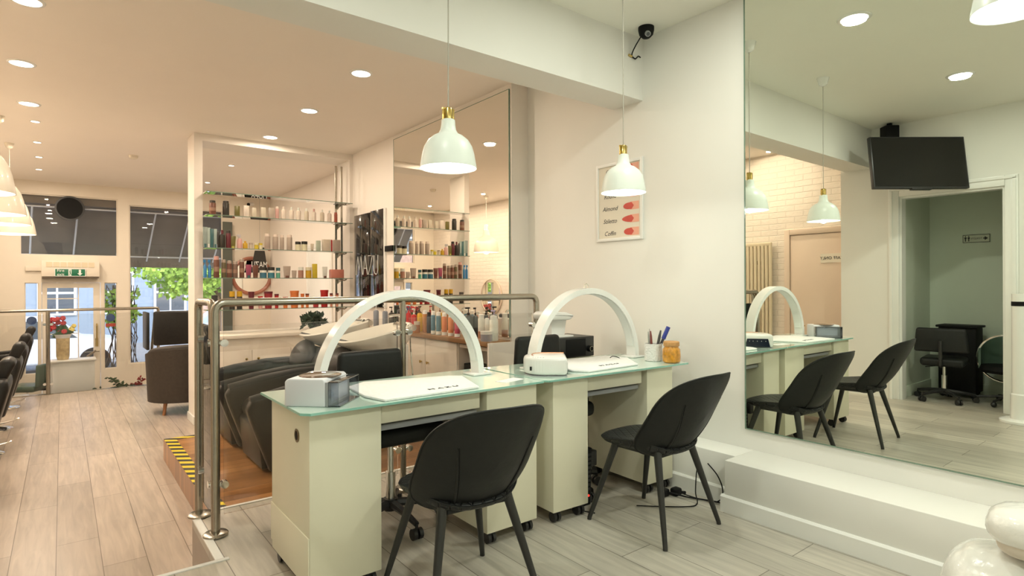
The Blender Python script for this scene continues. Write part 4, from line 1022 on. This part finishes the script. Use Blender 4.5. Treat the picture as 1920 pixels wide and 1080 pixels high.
shelf_items = {
 1: [(399, 'cyl', 12, 27, BR, DK, 'dark brown'), (424, 'cyl', 12, 28, DK, DK, 'near black'), (445, 'box', 9, 20, OL, OL, 'olive green'), (462, 'box', 10, 22, PP, PP, 'pale pink'), (476.5, 'box', 8, 19, BG, BG, 'pale grey'),
     (494, 'box', 9, 21, BG, PP, 'beige'), (509, 'box', 10, 21, TP, PP, 'beige pink'), (520, 'cyl', 7, 25, PK, PP, 'pink'), (532, 'bottle', 9, 26, PP, PP, 'pale pink'), (547, 'bottle', 9, 26, PP, WH, 'pale'),
     (560, 'bottle', 9, 26, PP, WH, 'pale pink'), (575, 'bottle', 9, 26, BG, WH, 'pale beige'), (589, 'bottle', 9, 26, PP, PK, 'pale pink'), (604.5, 'bottle', 9, 26, BG, WH, 'pale beige'), (618, 'bottle', 9, 25, PP, WH, 'pale'), (630, 'cyl', 7, 22, (.42, .09, .05), (.42, .09, .05), 'red')],
 2: [(385, 'tube', 8, 45, (.30, .36, .34), TL, 'grey'), (391.5, 'tube', 6, 44, (.42, .50, .46), WH, 'pale grey'), (397.5, 'tube', 7, 42, TL, TL, 'dark teal'), (404, 'tube', 6, 42, (.36, .44, .42), TL, 'blue grey'), (409.5, 'tube', 4.5, 36, DK, DK, 'black'),
     (417, 'bottle', 10, 34, DK, MR, 'black'), (428.5, 'cyl', 9, 34, MR, DK, 'dark maroon'), (437, 'tube', 10, 28, OL, (.5, .46, .1), 'olive yellow'), (449.5, 'spray', 9.5, 27, PK, (.55, .5, .5), 'pink'), (460, 'bottle', 9, 15, AM, AM, 'amber'),
     (470.5, 'jar', 7, 12, BG, TP, 'small grey'), (481, 'jar', 8, 12, YL, CR, 'small yellow'), (489, 'jar', 7, 12, CR, YL, 'small cream'), (501.5, 'cyl', 11, 31, TP, PP, 'taupe'), (516.5, 'cyl', 11, 31, TP, PP, 'taupe'),
     (529, 'cyl', 8, 30, TP, PP, 'slim taupe'), (543, 'cyl', 11, 31, TP, PP, 'taupe'), (559, 'jar', 11, 18, CR, DK, 'black and cream'), (571, 'jar', 12, 19, CR, DK, 'black and cream'), (585.5, 'tube', 7, 18, BG, TP, 'beige'),
     (597, 'box', 9, 22, (.50, .54, .44), BG, 'pale green'), (612, 'box', 16, 25, BG, BG, 'wide beige'), (622, 'box', 3, 25, RD, RD, 'thin red'), (631.5, 'box', 14, 25, TP, BG, 'beige')],
 3: [(384.5, 'spray', 6, 33, BL, BL, 'blue'), (393, 'spray', 6, 33, BL, BL, 'blue'), (406, 'cyl', 10, 40, BR, PK, 'tall brown'), (419.5, 'cyl', 8, 34, (.14, .11, .05), TP, 'olive brown'), (430, 'cyl', 9.5, 32, BR, TP, 'brown'),
     (441, 'cyl', 9.5, 31, (.20, .12, .09), TP, 'brown'), (453.5, 'cyl', 9, 36, BR, TP, 'brown'), (466, 'tube', 11, 30, (.35, .06, .12), TL, 'maroon and green'), (479, 'tube', 11, 29, (.16, .05, .03), BR, 'dark red brown'),
     (493.5, 'jar', 13, 21, (.05, .17, .25), DK, 'teal blue'), (508.5, 'jar', 13, 21, (.05, .20, .27), DK, 'teal blue'), (521.5, 'jar', 8, 20, GN_, TL, 'green'), (538, 'tube', 14, 28, TP, BR, 'wide beige'), (551.5, 'tube', 10, 18, TP, TP, 'short grey'),
     (564, 'jar', 11, 22, (.44, .22, .16), WH, 'white and brown'), (578.5, 'jar', 12, 22, AM, CR, 'amber'), (590, 'box', 9.5, 29, YL, YL, 'bright yellow'), (609, 'tube', 11, 28, WH, BR, 'white'), (631, 'box', 27, 18, (.62, .22, .16), PK, 'wide coral patterned')],
 4: [(402, 'box', 10, 27, DK, DK, 'black'), (435, 'jar', 10, 34, DK, AM, 'black and gold'), (449, 'jar', 10, 34, DK, AM, 'black and gold'), (471, 'tub', 11, 33, MR, MR, 'maroon'), (488, 'tub', 9, 24, PK, RD, 'pink'), (503, 'tub', 16, 33, (.32, .03, .04), MR, 'dark red'),
     (518.5, 'tub', 8, 28, RD, MR, 'small red'), (535, 'tub', 10, 22, OR, RD, 'orange red'), (552, 'tub', 17, 34, OR, OR, 'orange'), (567, 'tub', 7, 28, OR, OR, 'small orange'), (576, 'tub', 7, 28, OR, BR, 'small orange'), (608, 'tub', 16, 35, RD, RD, 'bright red'), (592, 'tub', 13, 20, (.50, .04, .05), RD, 'crimson'), (621, 'tub', 6, 28, (.70, .30, .2), MR, 'small coral'), (632, 'tub', 6, 28, (.70, .30, .2), MR, 'small coral')]}
for k, its in shelf_items.items():
    its.sort(key=lambda a: a[0])
    for i, (px, kind, wpx, hpx, c1, c2, cn) in enumerate(its):
        band = None
        if cn in ('teal blue', 'green'): band = (.48, .69, WH)
        elif kind == 'cyl' and cn.endswith('brown'): band = (.28, .5, (.34, .20, .14))
        y = 7.15
        product(kind, pxX(px, y), y, ZSH[k], wpx * S * .97, hpx * S, c1, c2, cn, i, NS[k] + ' glass shelf', 'hair products on the %s glass shelf' % NS[k], band)

# ------------------------------------------------------------------ black glossy panels with the salon name
t = thing('wall_panel', 'glossy black two-part wall panel lettered MAZU beside the glass shelves', 'sign', (2.985, 6.69, 1.0))
link('panel', MB().box(2.972, 2.998, 6.655, 7.11, .98, 2.135, .002), M['panelblack'], t, world=True)
link('panel', MB().box(2.972, 2.998, 6.265, 6.625, .98, 2.145, .002), M['panelblack'], t, world=True)
link('joint_strip', MB().box(2.985, 2.998, 6.625, 6.655, .98, 2.13), M['steel'], t, world=True)
link('end_strip', MB().box(2.975, 2.998, 6.235, 6.265, .98, 2.15), M['trim'], t, world=True)
def letter(strokes):
    b = MB()
    for st_ in strokes: b.tube([(2.969, 7.05 - px_, z_) for px_, z_ in st_], .0045, 6)
    link('letter', b, M['whiteink'], t, world=True)
zt, zb_ = 1.605, 1.375
letter([[(0, zb_), (.05, zt), (.10, zb_ + .06), (.15, zt), (.20, zb_)]])
letter([[(.215, zb_), (.28, zt), (.345, zb_)], [(.235, zb_ + .08), (.325, zb_ + .08)]])
letter([[(.37, zt), (.495, zt), (.375, zb_), (.50, zb_)]])
letter([[(.535, zt), (.535, zb_ + .05), (.555, zb_ + .012), (.59, zb_), (.625, zb_ + .012), (.645, zb_ + .05), (.645, zt)]])
tag(link('socket_strip', MB().box(2.965, 2.998, 6.03, 6.22, 1.635, 1.70, .004), M['black']), 'short black bar on the wall between the black panel and the tall mirror', 'socket')

# ------------------------------------------------------------------ wooden counter with white cupboards along the right side
t = thing('wooden_counter', 'wooden topped counter with white cupboards under the tall mirror', 'counter', (2.87, 4.6, ZL))
link('worktop', MB().box(2.745, 2.998, 3.87, 6.20, .735, .775, .003), M['counterwood'], t, world=True)
link('end_panel', MB().box(2.755, 3.178, 3.845, 3.868, .002, .765, .002), M['wall2'], t, world=True)
b = MB().box(2.79, 2.998, 4.36, 6.15, -.117, .733)
link('cupboard', b, M['cream2'], t, world=True)
for y0, y1, ky in ((4.37, 4.93, 4.87), (4.94, 5.50, 5.0)):
    dd = link('cupboard_door', MB().box(2.775, 2.79, y0, y1, -.05, .725, .002), M['cream2'], t, world=True)
    link('knob', MB().lathe([(0, 0), (.006, 0), (.006, .012), (.014, .018), (.014, .024), (0, .028)], 12, Matrix.Translation((2.775, ky, .50)) @ Matrix.Rotation(-PI / 2, 4, 'Y')), M['brass'], dd, world=True)
link('shelf_board', MB().box(2.80, 2.998, 3.87, 4.358, .69, .72), M['cream2'], t, world=True)
link('lower_shelf', MB().box(2.80, 2.998, 3.87, 4.358, .22, .24), M['cream2'], t, world=True)
tag(link('black_carton', MB().box(2.82, 2.96, 4.16, 4.32, .241, .55, .006), M['black']), 'black carton on the open shelf under the wooden counter', 'carton')
tag(link('hair_dryer', MB().cyl((2.80, 3.95, .50), (2.94, 3.98, .50), .035, .05, 16).box(2.88, 2.92, 3.95, 3.98, .2405, .49, .008), M['black']), 'small dark hair dryer at the right end under the wooden counter', 'hair dryer')
cnt = [(705, 'pump', 11, 44, (.22, .24, .28), WH, 'blue grey', 2.84), (722, 'pump', 11, 44, (.20, .22, .26), WH, 'slate grey', 2.86), (734, 'pump', 12, 44, DK, DK, 'black', 2.82), (748, 'pump', 10, 42, DK, DK, 'slim black', 2.88), (766, 'pump', 10, 48, RD, RD, 'red', 2.86), (776, 'pump', 11, 46, RD, WH, 'bright red', 2.83),
       (762, 'jar', 9, 12, (.45, .04, .1), PK, 'small pink red', 2.79), (787, 'pump', 11, 50, AM, BR, 'amber brown', 2.87), (797, 'cyl', 10, 44, (.50, .22, .08), WH, 'caramel', 2.85), (783, 'jar', 12, 22, (.45, .20, .10), BG, 'caramel', 2.785), (804, 'cyl', 9, 42, (.03, .035, .05), DK, 'near black', 2.83),
       (812, 'cyl', 9, 46, (.10, .22, .30), WH, 'steel blue', 2.80), (822, 'cyl', 10, 46, (.12, .25, .33), WH, 'steel blue', 2.80), (833, 'cyl', 10.5, 46, (.74, .25, .10), WH, 'orange', 2.80), (845, 'cyl', 11, 46, (.78, .27, .10), WH, 'orange', 2.80), (857, 'cyl', 11, 46, (.60, .09, .14), WH, 'raspberry', 2.80),
       (878, 'pump', 18, 62, (.07, .075, .075), DK, 'charcoal', 2.85), (891, 'pump', 11, 60, (.05, .05, .05), DK, 'black', 2.93), (902, 'cyl', 13, 50, (.80, .77, .68), WH, 'white and brown', 2.86), (926, 'pump', 17, 62, (.78, .76, .72), (.48, .40, .58), 'white and lilac', 2.88), (922, 'jar', 24, 20, (.34, .32, .35), WH, 'grey labelled', 2.79), (913, 'pump', 10, 56, (.8, .78, .70), DK, 'slim white', 2.95), (950, 'cyl', 17, 52, (.80, .80, .70), WH, 'tall white', 2.86)]
cnt.sort(key=lambda a: a[0])
for i, (px, kind, wpx, hpx, c1, c2, cn, x) in enumerate(cnt):
    y = pxY(px, x); k = (x * _s + y * _c) / FPX * .94
    band = (.02, .16, WH) if cn in ('steel blue', 'orange', 'raspberry') else ((.03, .32, (.42, .22, .14)) if cn == 'white and brown' else None)
    y = max(y, 3.89 + wpx * k / 2)
    if x < 2.795: x = 2.745 + wpx * k / 2 + .002
    product(kind, x, y, .775, wpx * k, hpx * k, c1, c2, cn, i, 'wooden counter', 'hair products on the wooden counter', band)

# ------------------------------------------------------------------ styling chairs and round mirrors at the left
GY = 'dark leather styling chairs along the left wall'
def styling_chair(loc, label):
    t = thing('styling_chair', label, 'salon chair', loc, 0, GY)
    # faces -x (towards the wall); the back leans towards +x
    link('seat', MB().box(-.30, .16, -.24, .24, .38, .50, .04, 3), M['leather2'], t)
    link('backrest', MB().prism([(.12, .40), (.21, .36), (.33, .84), (.31, .90), (.22, .88)], -.24, .24, 'Y', .035, 4), M['leather2'], t)
    link('headrest', MB().prism([(.22, .88), (.30, .86), (.36, .99), (.33, 1.03), (.27, 1.02)], -.12, .12, 'Y', .025, 4), M['leather2'], t)
    for s in (-1, 1):
        link('armrest', MB().prism([(-.24, .62), (.22, .66), (.22, .72), (-.22, .69)], s * .27 - .03, s * .27 + .03, 'Y', .018, 3).prism([(-.20, .40), (.14, .40), (.18, .66), (-.18, .64)], s * .27 - .018, s * .27 + .018, 'Y', .008), M['leather2'], t)
    link('hydraulic_column', MB().cyl((0, 0, .04), (0, 0, .38), .035, seg=18), M['chrome'], t)
    link('base', MB().lathe([(0, 0), (.20, 0), (.20, .012), (.17, .022), (.05, .045), (0, .05)], 28), M['chrome'], t)
    link('pump_pedal', MB().tube([(.03, .05, .05), (.20, .16, .06), (.24, .18, .075)], .009, 8), M['chrome'], t)
    link('footrest', MB().tube(bend([(-.10, -.12, .36), (-.30, -.14, .14), (-.30, .14, .14), (-.10, .12, .36)], .03), .012, 8), M['chrome'], t)
    return t
sc0 = styling_chair((-.62, 9.70, ZL), 'styling chair farthest from the camera, nearest the far railing')
for y, lb in ((8.30, 'second farthest styling chair along the left wall'), (7.10, 'third farthest styling chair along the left wall'), (5.60, 'nearest styling chair, only its back edge showing at the left')):
    dup(sc0, (-.62, y, ZL), 0, lb, GY)
for y, lb in ((9.7, 'round styling mirror on the brick wall, farthest one'), (8.4, 'round styling mirror on the brick wall, second farthest'), (7.0, 'round styling mirror on the brick wall, third farthest'), (5.6, 'round styling mirror on the brick wall, nearest one')):
    t = thing('round_mirror', lb, 'mirror', (-1.05, y, 1.0), group='round styling mirrors on the brick wall')
    Tm = Matrix.Rotation(PI / 2, 4, 'Y')
    link('glass', MB().lathe([(0, .003), (.34, .003), (.34, .018), (0, .018)], 48, Tm), M['mirror2'], t)
    link('frame', MB().lathe([(.34, .002), (.375, .002), (.38, .02), (.35, .03), (.34, .02)], 48, Tm), M['tan'], t)

# ------------------------------------------------------------------ armchairs by the front window
GAr = 'dark upholstered waiting chairs'
def armchair(loc, rz, label):
    t = thing('tub_armchair', label, 'armchair', loc, rz, GAr)
    def sh(u, v):
        a = PI * (-.12 + 1.24 * u); r = .355
        fl = 1 + .07 * v
        top = .80 - .13 * abs(2 * u - 1) ** 2
        return (r * math.cos(a) * fl, -r * .92 * math.sin(a) * fl, .16 + (top - .16) * v)
    link('shell', MB().grid(sh, 32, 10, .07).tube([sh(i / 32, 1) for i in range(33)], .045, 10), mat('dark_brown_upholstery', (.045, .034, .026), .6, var=.15, scale=30), t)
    link('seat', MB().box(-.28, .28, -.25, .34, .16, .42, .04, 3), M['leather2'], t)
    for sx in (-1, 1):
        for sy in (-1, 1):
            link('leg', MB().cyl((sx * .23, sy * .21, .17), (sx * .25, sy * .23, .001), .024, .017, 12), mat('oak_leg', (.40, .18, .08), .4), t)
    return t
armchair((1.235, 8.18, ZL), math.radians(-8), 'dark brown tub armchair behind the white pillar')
t = thing('high_back_chair', 'dark high-backed waiting chair by the front window, behind the tub armchair', 'armchair', (1.50, 9.75, ZL), 0, GAr)
link('backrest', MB().box(-.47, .12, -.14, -.04, .69, 1.18, .03, 3), M['leather2'], t)
link('seat', MB().box(-.48, .12, -.04, .46, .36, .48, .03, 3), M['leather2'], t)
link('side_panel', MB().box(-.545, -.505, .02, .50, .62, 1.16, .01), M['blackpl'], t)
link('back_rail', MB().box(-.48, .10, -.10, -.08, .60, .63, .003).tube([(-.2, -.09, .63), (-.2, -.09, .68)], .012).tube([(.0, -.09, .63), (.0, -.09, .68)], .012), M['steel'], t)
for x in (-.46, .10):
    for y in (-.08, .42): link('leg', MB().cyl((x, y, .001), (x, y, .62 if y < 0 else .37), .014), M['steel'], t)

# ------------------------------------------------------------------ shopfront fittings
t = thing('air_curtain', 'white over-door air heater with dark slot above the street door', 'air heater', (.12, 11.95, 1.375))
link('body', MB().box(-.26, .50, 11.90, 12.058, 1.40, 1.655, .01), M['frontpaint'], t, world=True)
link('outlet_slot', MB().box(-.25, .49, 11.895, 12.05, 1.372, 1.40), mat('slot_dark', (.10, .075, .05), .5), t, world=True)
for k in range(7):
    link('grille', MB().box(-.20 + k * .092, -.122 + k * .092, 11.893, 11.90, 1.555, 1.635), M['radiator'], t, world=True)
t = thing('fire_exit_sign', 'green Fire exit sign with running figure and down arrow over the door', 'sign', (.11, 11.885, 1.40))
link('plate', MB().box(-.09, .31, 11.878, 11.890, 1.405, 1.528, .002), M['green'], t, world=True)
link('border', MB().box(-.092, .312, 11.876, 11.8775, 1.403, 1.411).box(-.092, .312, 11.876, 11.8775, 1.522, 1.530).box(-.092, -.084, 11.876, 11.8775, 1.411, 1.522).box(.304, .312, 11.876, 11.8775, 1.411, 1.522), M['whiteink'], t, world=True)
text_part('lettering', 'Fire\nexit', .062, M['whiteink'], t, (-.015, 11.877, 1.466), (1, 0, 0), (0, 0, 1), .001)
link('figure', MB().box(.085, .125, 11.8755, 11.8775, 1.415, 1.52), M['whiteink'], t, world=True)
link('running_man', MB().cyl((.108, 11.8755, 1.504), (.108, 11.8745, 1.504), .007, seg=10).prism([(.09, 1.42), (.103, 1.45), (.098, 1.49), (.112, 1.495), (.114, 1.455), (.124, 1.43), (.118, 1.425), (.107, 1.447), (.097, 1.42)], 11.8745, 11.8755, 'Y'), M['green'], t, world=True)
link('arrow', MB().prism([(.235, 1.418), (.27, 1.455), (.25, 1.455), (.25, 1.515), (.22, 1.515), (.22, 1.455), (.20, 1.455)], 11.8755, 11.8775, 'Y'), M['whiteink'], t, world=True)
tag(link('wall_box', MB().box(-.46, -.25, 12.02, 12.058, 1.49, 1.57, .006), M['frontpaint']), 'small long box on the shopfront left of the air heater', 'box')
t = thing('extractor_fan', 'round black extractor fan in the window above the street door', 'fan', (.108, 12.08, 2.34))
link('housing', MB().lathe([(0, -.01), (.15, -.01), (.16, .02), (.19, .03), (.19, .045), (0, .045)], 32, Matrix.Translation((.108, 12.10, 2.535)) @ Matrix.Rotation(PI / 2, 4, 'X')), M['black'], t, world=True)
link('rim', MB().lathe([(.175, .04), (.20, .04), (.20, .055), (.175, .055), (.175, .04)], 32, Matrix.Translation((.108, 12.10, 2.535)) @ Matrix.Rotation(PI / 2, 4, 'X')), M['blackpl'], t, world=True)
for x, z, lb, m in ((-.385, .69, 'round blue sticker on the narrow window left of the street door', M['bluesticker']), (.66, .70, 'round blue sticker on the narrow window right of the street door', M['bluesticker'])):
    tag(link('round_sticker', MB().lathe([(0, 0), (.065, 0), (.065, .002), (0, .002)], 28, Matrix.Translation((x, 12.105, z)) @ Matrix.Rotation(PI / 2, 4, 'X')), m), lb, 'sticker')
tag(link('red_sticker', MB().box(.59, .735, 12.102, 12.104, .545, .60), M['redsticker']), 'red rectangular sticker below the blue one right of the door', 'sticker')
tag(link('letter_plate', MB().box(.445, .485, 12.068, 12.078, .22, .36), M['brass']), 'brass plate on the street door near its handle', 'plate')

# things seen through the shelf opening
tag(link('dark_curtain', MB().prism([(2.40 + .01 * k, 11.98 + (.03 if k % 2 else 0)) for k in range(17)] + [(2.56, 11.93), (2.40, 11.93)], ZE + .01, 2.45, 'Z'), mat('curtain_grey_green', (.10, .11, .09), .8)), 'narrow dark hanging curtain at the right end of the shop window', 'curtain')
t = thing('round_mirror', 'large round framed mirror on the shopfront wall, seen below the lower glass shelf', 'mirror', (2.93, 12.058, 1.43))
Tm = Matrix.Rotation(PI / 2, 4, 'X')
link('glass', MB().lathe([(0, .003), (.31, .003), (.31, .018), (0, .018)], 48, Tm), M['mirror2'], t)
link('frame', MB().lathe([(.31, .002), (.375, .002), (.38, .03), (.345, .045), (.31, .02)], 48, Tm), mat('red_brown_frame', (.42, .17, .11), .35), t)
t = thing('hanging_sign', 'dark hanging banner with the salon name in reverse, seen above the teal jars', 'sign', (3.02, 11.80, 1.55))
link('banner', MB().prism([(2.85, 1.50), (3.17, 1.50), (3.10, 1.98), (2.94, 1.98)], 11.80, 11.81, 'Y'), M['panelblack'], t, world=True)
text_part('lettering', 'MAZU', .17, M['whiteink'], t, (3.01, 11.797, 1.64), (-1, 0, 0), (0, 0, 1), .002, sx=.62)
link('cord', MB().tube([(3.02, 11.805, 1.97), (3.02, 11.805, 2.94)], .003, 6), M['cord'], t, world=True)
t = thing('bullet_camera', 'small white and black camera high on the shopfront bulkhead', 'security camera', (2.90, 12.0, 2.83))
link('body', MB().cyl((.05, .02, 0), (-.05, -.08, -.02), .035, seg=16), M['whitepl'], t)
link('lens', MB().cyl((-.05, -.08, -.02), (-.06, -.09, -.022), .030, seg=16), M['black'], t)
link('mount', MB().cyl((.04, .06, .02), (.04, .0, .0), .02, seg=12), M['whitepl'], t)
dw = struct('door_3', MB().box(3.262, 3.279, 8.75, 9.75, ZL + .01, 1.85, .003), M['trim'])
link('door_handle', MB().tube(bend([(3.262, 9.62, .72), (3.21, 9.62, .72), (3.21, 9.50, .72)], .02), .010), M['steel'], dw, world=True)
struct('trim_door_back', MB().box(3.255, 3.279, 8.68, 8.75, ZL, 1.92, .003).box(3.255, 3.279, 9.75, 9.82, ZL, 1.92, .003).box(3.255, 3.279, 8.75, 9.75, 1.85, 1.92, .003), M['trim'])
# things on the entrance level
t = thing('reception_desk', 'white reception desk in front of the street door', 'desk', (.12, 11.2, ZE))
link('body', MB().box(-.16, .40, 11.05, 11.35, ZE + .002, .095, .004), M['trim'], t, world=True)
link('top', MB().box(-.18, .42, 11.02, 11.37, .095, .12, .004), M['trim'], t, world=True)
t = thing('flower_vase', 'tall straw coloured vase on the white desk by the door', 'vase', (.01, 11.2, .1205))
link('vase_body', MB().lathe([(0, 0), (.07, 0), (.082, .05), (.086, .34), (.078, .345), (.07, .02), (0, .02)], 24), mat('straw_glass', (.55, .42, .22), .25, var=.25, scale=18), t)
bq = thing('bouquet', 'bouquet of red and yellow flowers with green leaves in the tall vase', 'flowers', (.01, 11.2, .42))
rnd = random.Random(3)
def bloom(B, c, r, n=7):
    for k in range(n):
        a = 2 * PI * k / n; B.sphere((c[0] + r * .6 * math.cos(a), c[1] + r * .3 * math.sin(a), c[2] + r * .6 * math.sin(a)), r * .5, (1, .8, 1), 8)
    B.sphere(c, r * .5, (1, 1, 1), 8)
for k in range(14):
    c = (-.02 + rnd.uniform(-.14, .06), rnd.uniform(-.08, .08), .22 + rnd.uniform(-.12, .13)); B = MB(); bloom(B, c, .035); link('red_flower', B, M['red'], bq)
for k in range(4):
    c = (.10 + rnd.uniform(-.03, .04), rnd.uniform(-.06, .04), .15 + rnd.uniform(-.05, .06)); B = MB(); bloom(B, c, .03); link('yellow_flower', B, cmat((.72, .58, .15)), bq)
B = MB()
def leaf(B, p, d, ln, wd):
    p, d = Vector(p), Vector(d).normalized(); sd = d.cross(Vector((.2, 1, .1))).normalized()
    b = bmesh.new(); vs_ = [b.verts.new(q) for q in (p, p + d * ln * .5 + sd * wd, p + d * ln, p + d * ln * .5 - sd * wd)]
    b.faces.new(vs_); B._add(b)
for k in range(60):
    a = rnd.uniform(-.5, PI + .5); leaf(B, (rnd.uniform(-.05, .08), rnd.uniform(-.05, .05), .04 + rnd.uniform(0, .12)), (math.cos(a), rnd.uniform(-.4, .4), math.sin(a) * .8 + .1), .10, .022)
link('foliage', B, M['leaf'], bq)
link('wrap_paper', MB().lathe([(.05, -.06), (.11, .09), (.105, .09), (.045, -.06)], 16), M['white'], bq)
def potplant(loc, label, n, ln, m, name='potted_plant', sd=1, cat='plant', sp=1.0):
    t = thing(name, label, cat, loc)
    rr = random.Random(sd)
    link('pot', MB().lathe([(0, 0), (.07, 0), (.09, .16), (.082, .16), (.07, .14), (0, .14)], 18), M['blackpl'], t)
    B = MB(); Lf = MB()
    for k in range(n):
        a = rr.uniform(0, 2 * PI); el = rr.uniform(.1, 1.2); L_ = ln * rr.uniform(.6, 1)
        pts = [Vector((0, 0, .13)) + Vector((math.cos(a) * math.cos(el) * s * L_ * sp, math.sin(a) * math.cos(el) * s * L_ * .5, math.sin(el) * s * L_ - .25 * s * s * L_)) for s in (0, .33, .66, 1)]
        B.tube(pts, .003, 5)
        for s in range(1, 10):
            i = min(int(s / 10 * 3), 2); f = s / 10 * 3 - i; p = pts[i].lerp(pts[i + 1], f)
            leaf(Lf, p, (rr.uniform(-1, 1), rr.uniform(-.4, .4), rr.uniform(-.3, 1)), .055, .015)
    link('stems', B, M['leaf'], t); link('foliage', Lf, m, t)
    return t
potplant((.72, 10.80, ZE + .001 + .32), 'green trailing plant behind the far glass railing, right of the post', 11, .42, M['leaf'], sd=4, sp=1.3)
tag(link('plant_stand', MB().box(.55, 1.08, 10.70, 10.92, ZE + .001, ZE + .32, .004), M['trim']), 'low white plant stand behind the far railing', 'stand')
potplant((.93, 10.80, ZE + .321), 'red leaved plant behind the far glass railing near its right end', 9, .24, M['red'], sd=9)
t = task_chair((-.42, 11.5, ZE), math.radians(60), 'dark green desk chair on the entrance level behind the far railing', 'stoolgreen', back_h=.52, bh=.34, group=None)
tag(link('magazine_table', MB().box(-.62, -.38, 10.75, 11.0, ZE + .45, ZE + .48, .004).box(-.60, -.40, 10.77, 10.98, ZE + .001, ZE + .45), M['trim']), 'low white magazine table on the entrance level at the left', 'table')

# ------------------------------------------------------------------ street outside
box_struct('floor_pavement', -14, 16, 12.3, 17, ZE - .10, ZE - .02, mat('pavement', (.36, .35, .33), .9, var=.08))
box_struct('floor_road', -30, 34, 17, 26, ZE - .20, ZE - .12, M['tarmac'])
aw = thing('awning', 'dark fabric awning on white arms outside the shop window', 'awning', (1.3, 12.2, 1.5))
link('canopy', MB().prism([(12.22, 2.78), (12.24, 2.82), (13.15, 1.86), (13.15, 1.60), (13.13, 1.60), (13.13, 1.82)], -.70, 3.5, 'X'), M['awn'], aw, world=True)
link('roller_box', MB().box(-.70, 3.5, 12.17, 12.24, 2.60, 2.90, .01), M['awn'], aw, world=True)
for x in (-.38, .22, .86, 1.35, 1.90, 2.5):
    link('arm', MB().tube([(x, 12.25, 2.55), (x - .06, 13.12, 1.72)], .014, 8), M['white'], aw, world=True)
link('front_bar', MB().tube([(-.70, 13.12, 1.80), (3.5, 13.12, 1.80)], .016, 8).tube([(-.70, 12.26, 2.56), (3.5, 12.26, 2.56)], .014, 8), M['white'], aw, world=True)
def building(x0, x1, y, h, m, label, cols, rows, door=True):
    t = thing('town_house', label, 'building', ((x0 + x1) / 2, y, ZE - .12), group='houses across the street')
    link('facade', MB().box(x0, x1, y, y + 5, ZE - .12, h), m, t, world=True)
    cw = (x1 - x0) / cols
    for r in range(rows):
        for c in range(cols):
            cx = x0 + cw * (c + .5); z = ZE + 1.0 + r * 2.6
            f = link('window', MB().box(cx - .55, cx + .55, y - .06, y - .002, z, z + 1.6), M['white'], t, world=True)
            link('pane', MB().box(cx - .47, cx - .03, y - .07, y - .06, z + .08, z + .76).box(cx + .03, cx + .47, y - .07, y - .06, z + .08, z + .76).box(cx - .47, cx - .03, y - .07, y - .06, z + .84, z + 1.52).box(cx + .03, cx + .47, y - .07, y - .06, z + .84, z + 1.52), M['darkglass'], f, world=True)
    return t
building(-9, -1.0, 26, 8, M['house'], 'brick terraced house across the street, left', 4, 3)
building(-1.0, 4.2, 26, 8, M['houseblue'], 'grey rendered house across the street, middle', 3, 3)
building(4.2, 14, 26, 8, M['house'], 'brick terraced house across the street, right', 4, 3)
def car(x, y, col, label):
    t = thing('parked_car', label, 'car', (x, y, ZE - .12), group='parked cars')
    link('body', MB().prism([(-2.1, .28), (2.1, .28), (2.15, .62), (1.9, .80), (1.1, .88), (.55, 1.38), (-1.1, 1.42), (-1.7, .92), (-2.1, .82)], -.85, .85, 'Y', .06, 3), cmat(col), t)
    link('side_windows', MB().prism([(1.0, .90), (.5, 1.32), (-1.05, 1.35), (-1.5, .92)], -.86, .86, 'Y'), M['darkglass'], t)
    for wx in (-1.35, 1.35):
        for wy in (-.78, .78): link('wheel', MB().cyl((wx, wy - .1, .32), (wx, wy + .1, .32), .32, seg=24), M['black'], t)
    return t
car(-.7, 18.6, (.75, .75, .77), 'pale parked car seen through the narrow window and the door')
car(4.6, 18.7, (.80, .82, .85), 'white parked car seen through the front window')
tr = thing('street_tree', 'bright green street tree outside the front window', 'tree', (3.1, 16.2, ZE - .1))
link('trunk', MB().tube([(0, 0, 0), (.05, 0, 1.5), (-.1, .05, 3.2)], .12, 10, radii=[.14, .11, .06]), M['twig'], tr)
B = MB(); rr = random.Random(5)
for k in range(2600):
    a = rr.uniform(0, 2 * PI); e = rr.uniform(-1, 1); q = rr.uniform(.55, 1) ; R_ = math.sqrt(1 - e * e)
    p = (-.35 + 1.5 * q * R_ * math.cos(a), 1.0 * q * R_ * math.sin(a), 2.9 + 1.15 * q * e)
    leaf(B, p, (rr.uniform(-1, 1), rr.uniform(-1, 1), rr.uniform(-1, 1)), .16, .05)
link('foliage', B, M['leafbright'], tr)
hd = thing('street_hedge', 'twiggy plant outside the narrow window right of the door', 'hedge', (.95, 13.6, ZE - .02))
B = MB(); Lf = MB()
for k in range(26):
    x = rr.uniform(-.25, .2); pts = [(x, 0, 0)]
    for s in range(1, 9): pts.append((x + rr.uniform(-.07, .07), rr.uniform(-.05, .05), s * .26))
    B.tube(pts, .008, 5)
    for s in range(10):
        leaf(Lf, (x + rr.uniform(-.1, .1), rr.uniform(-.1, .1), 1.45 + rr.uniform(-.15, .5)), (rr.uniform(-1, 1), rr.uniform(-1, 1), rr.uniform(-.5, 1)), .12, .035)
link('branches', B, M['twig'], hd); link('foliage', Lf, M['leafbright'], hd)
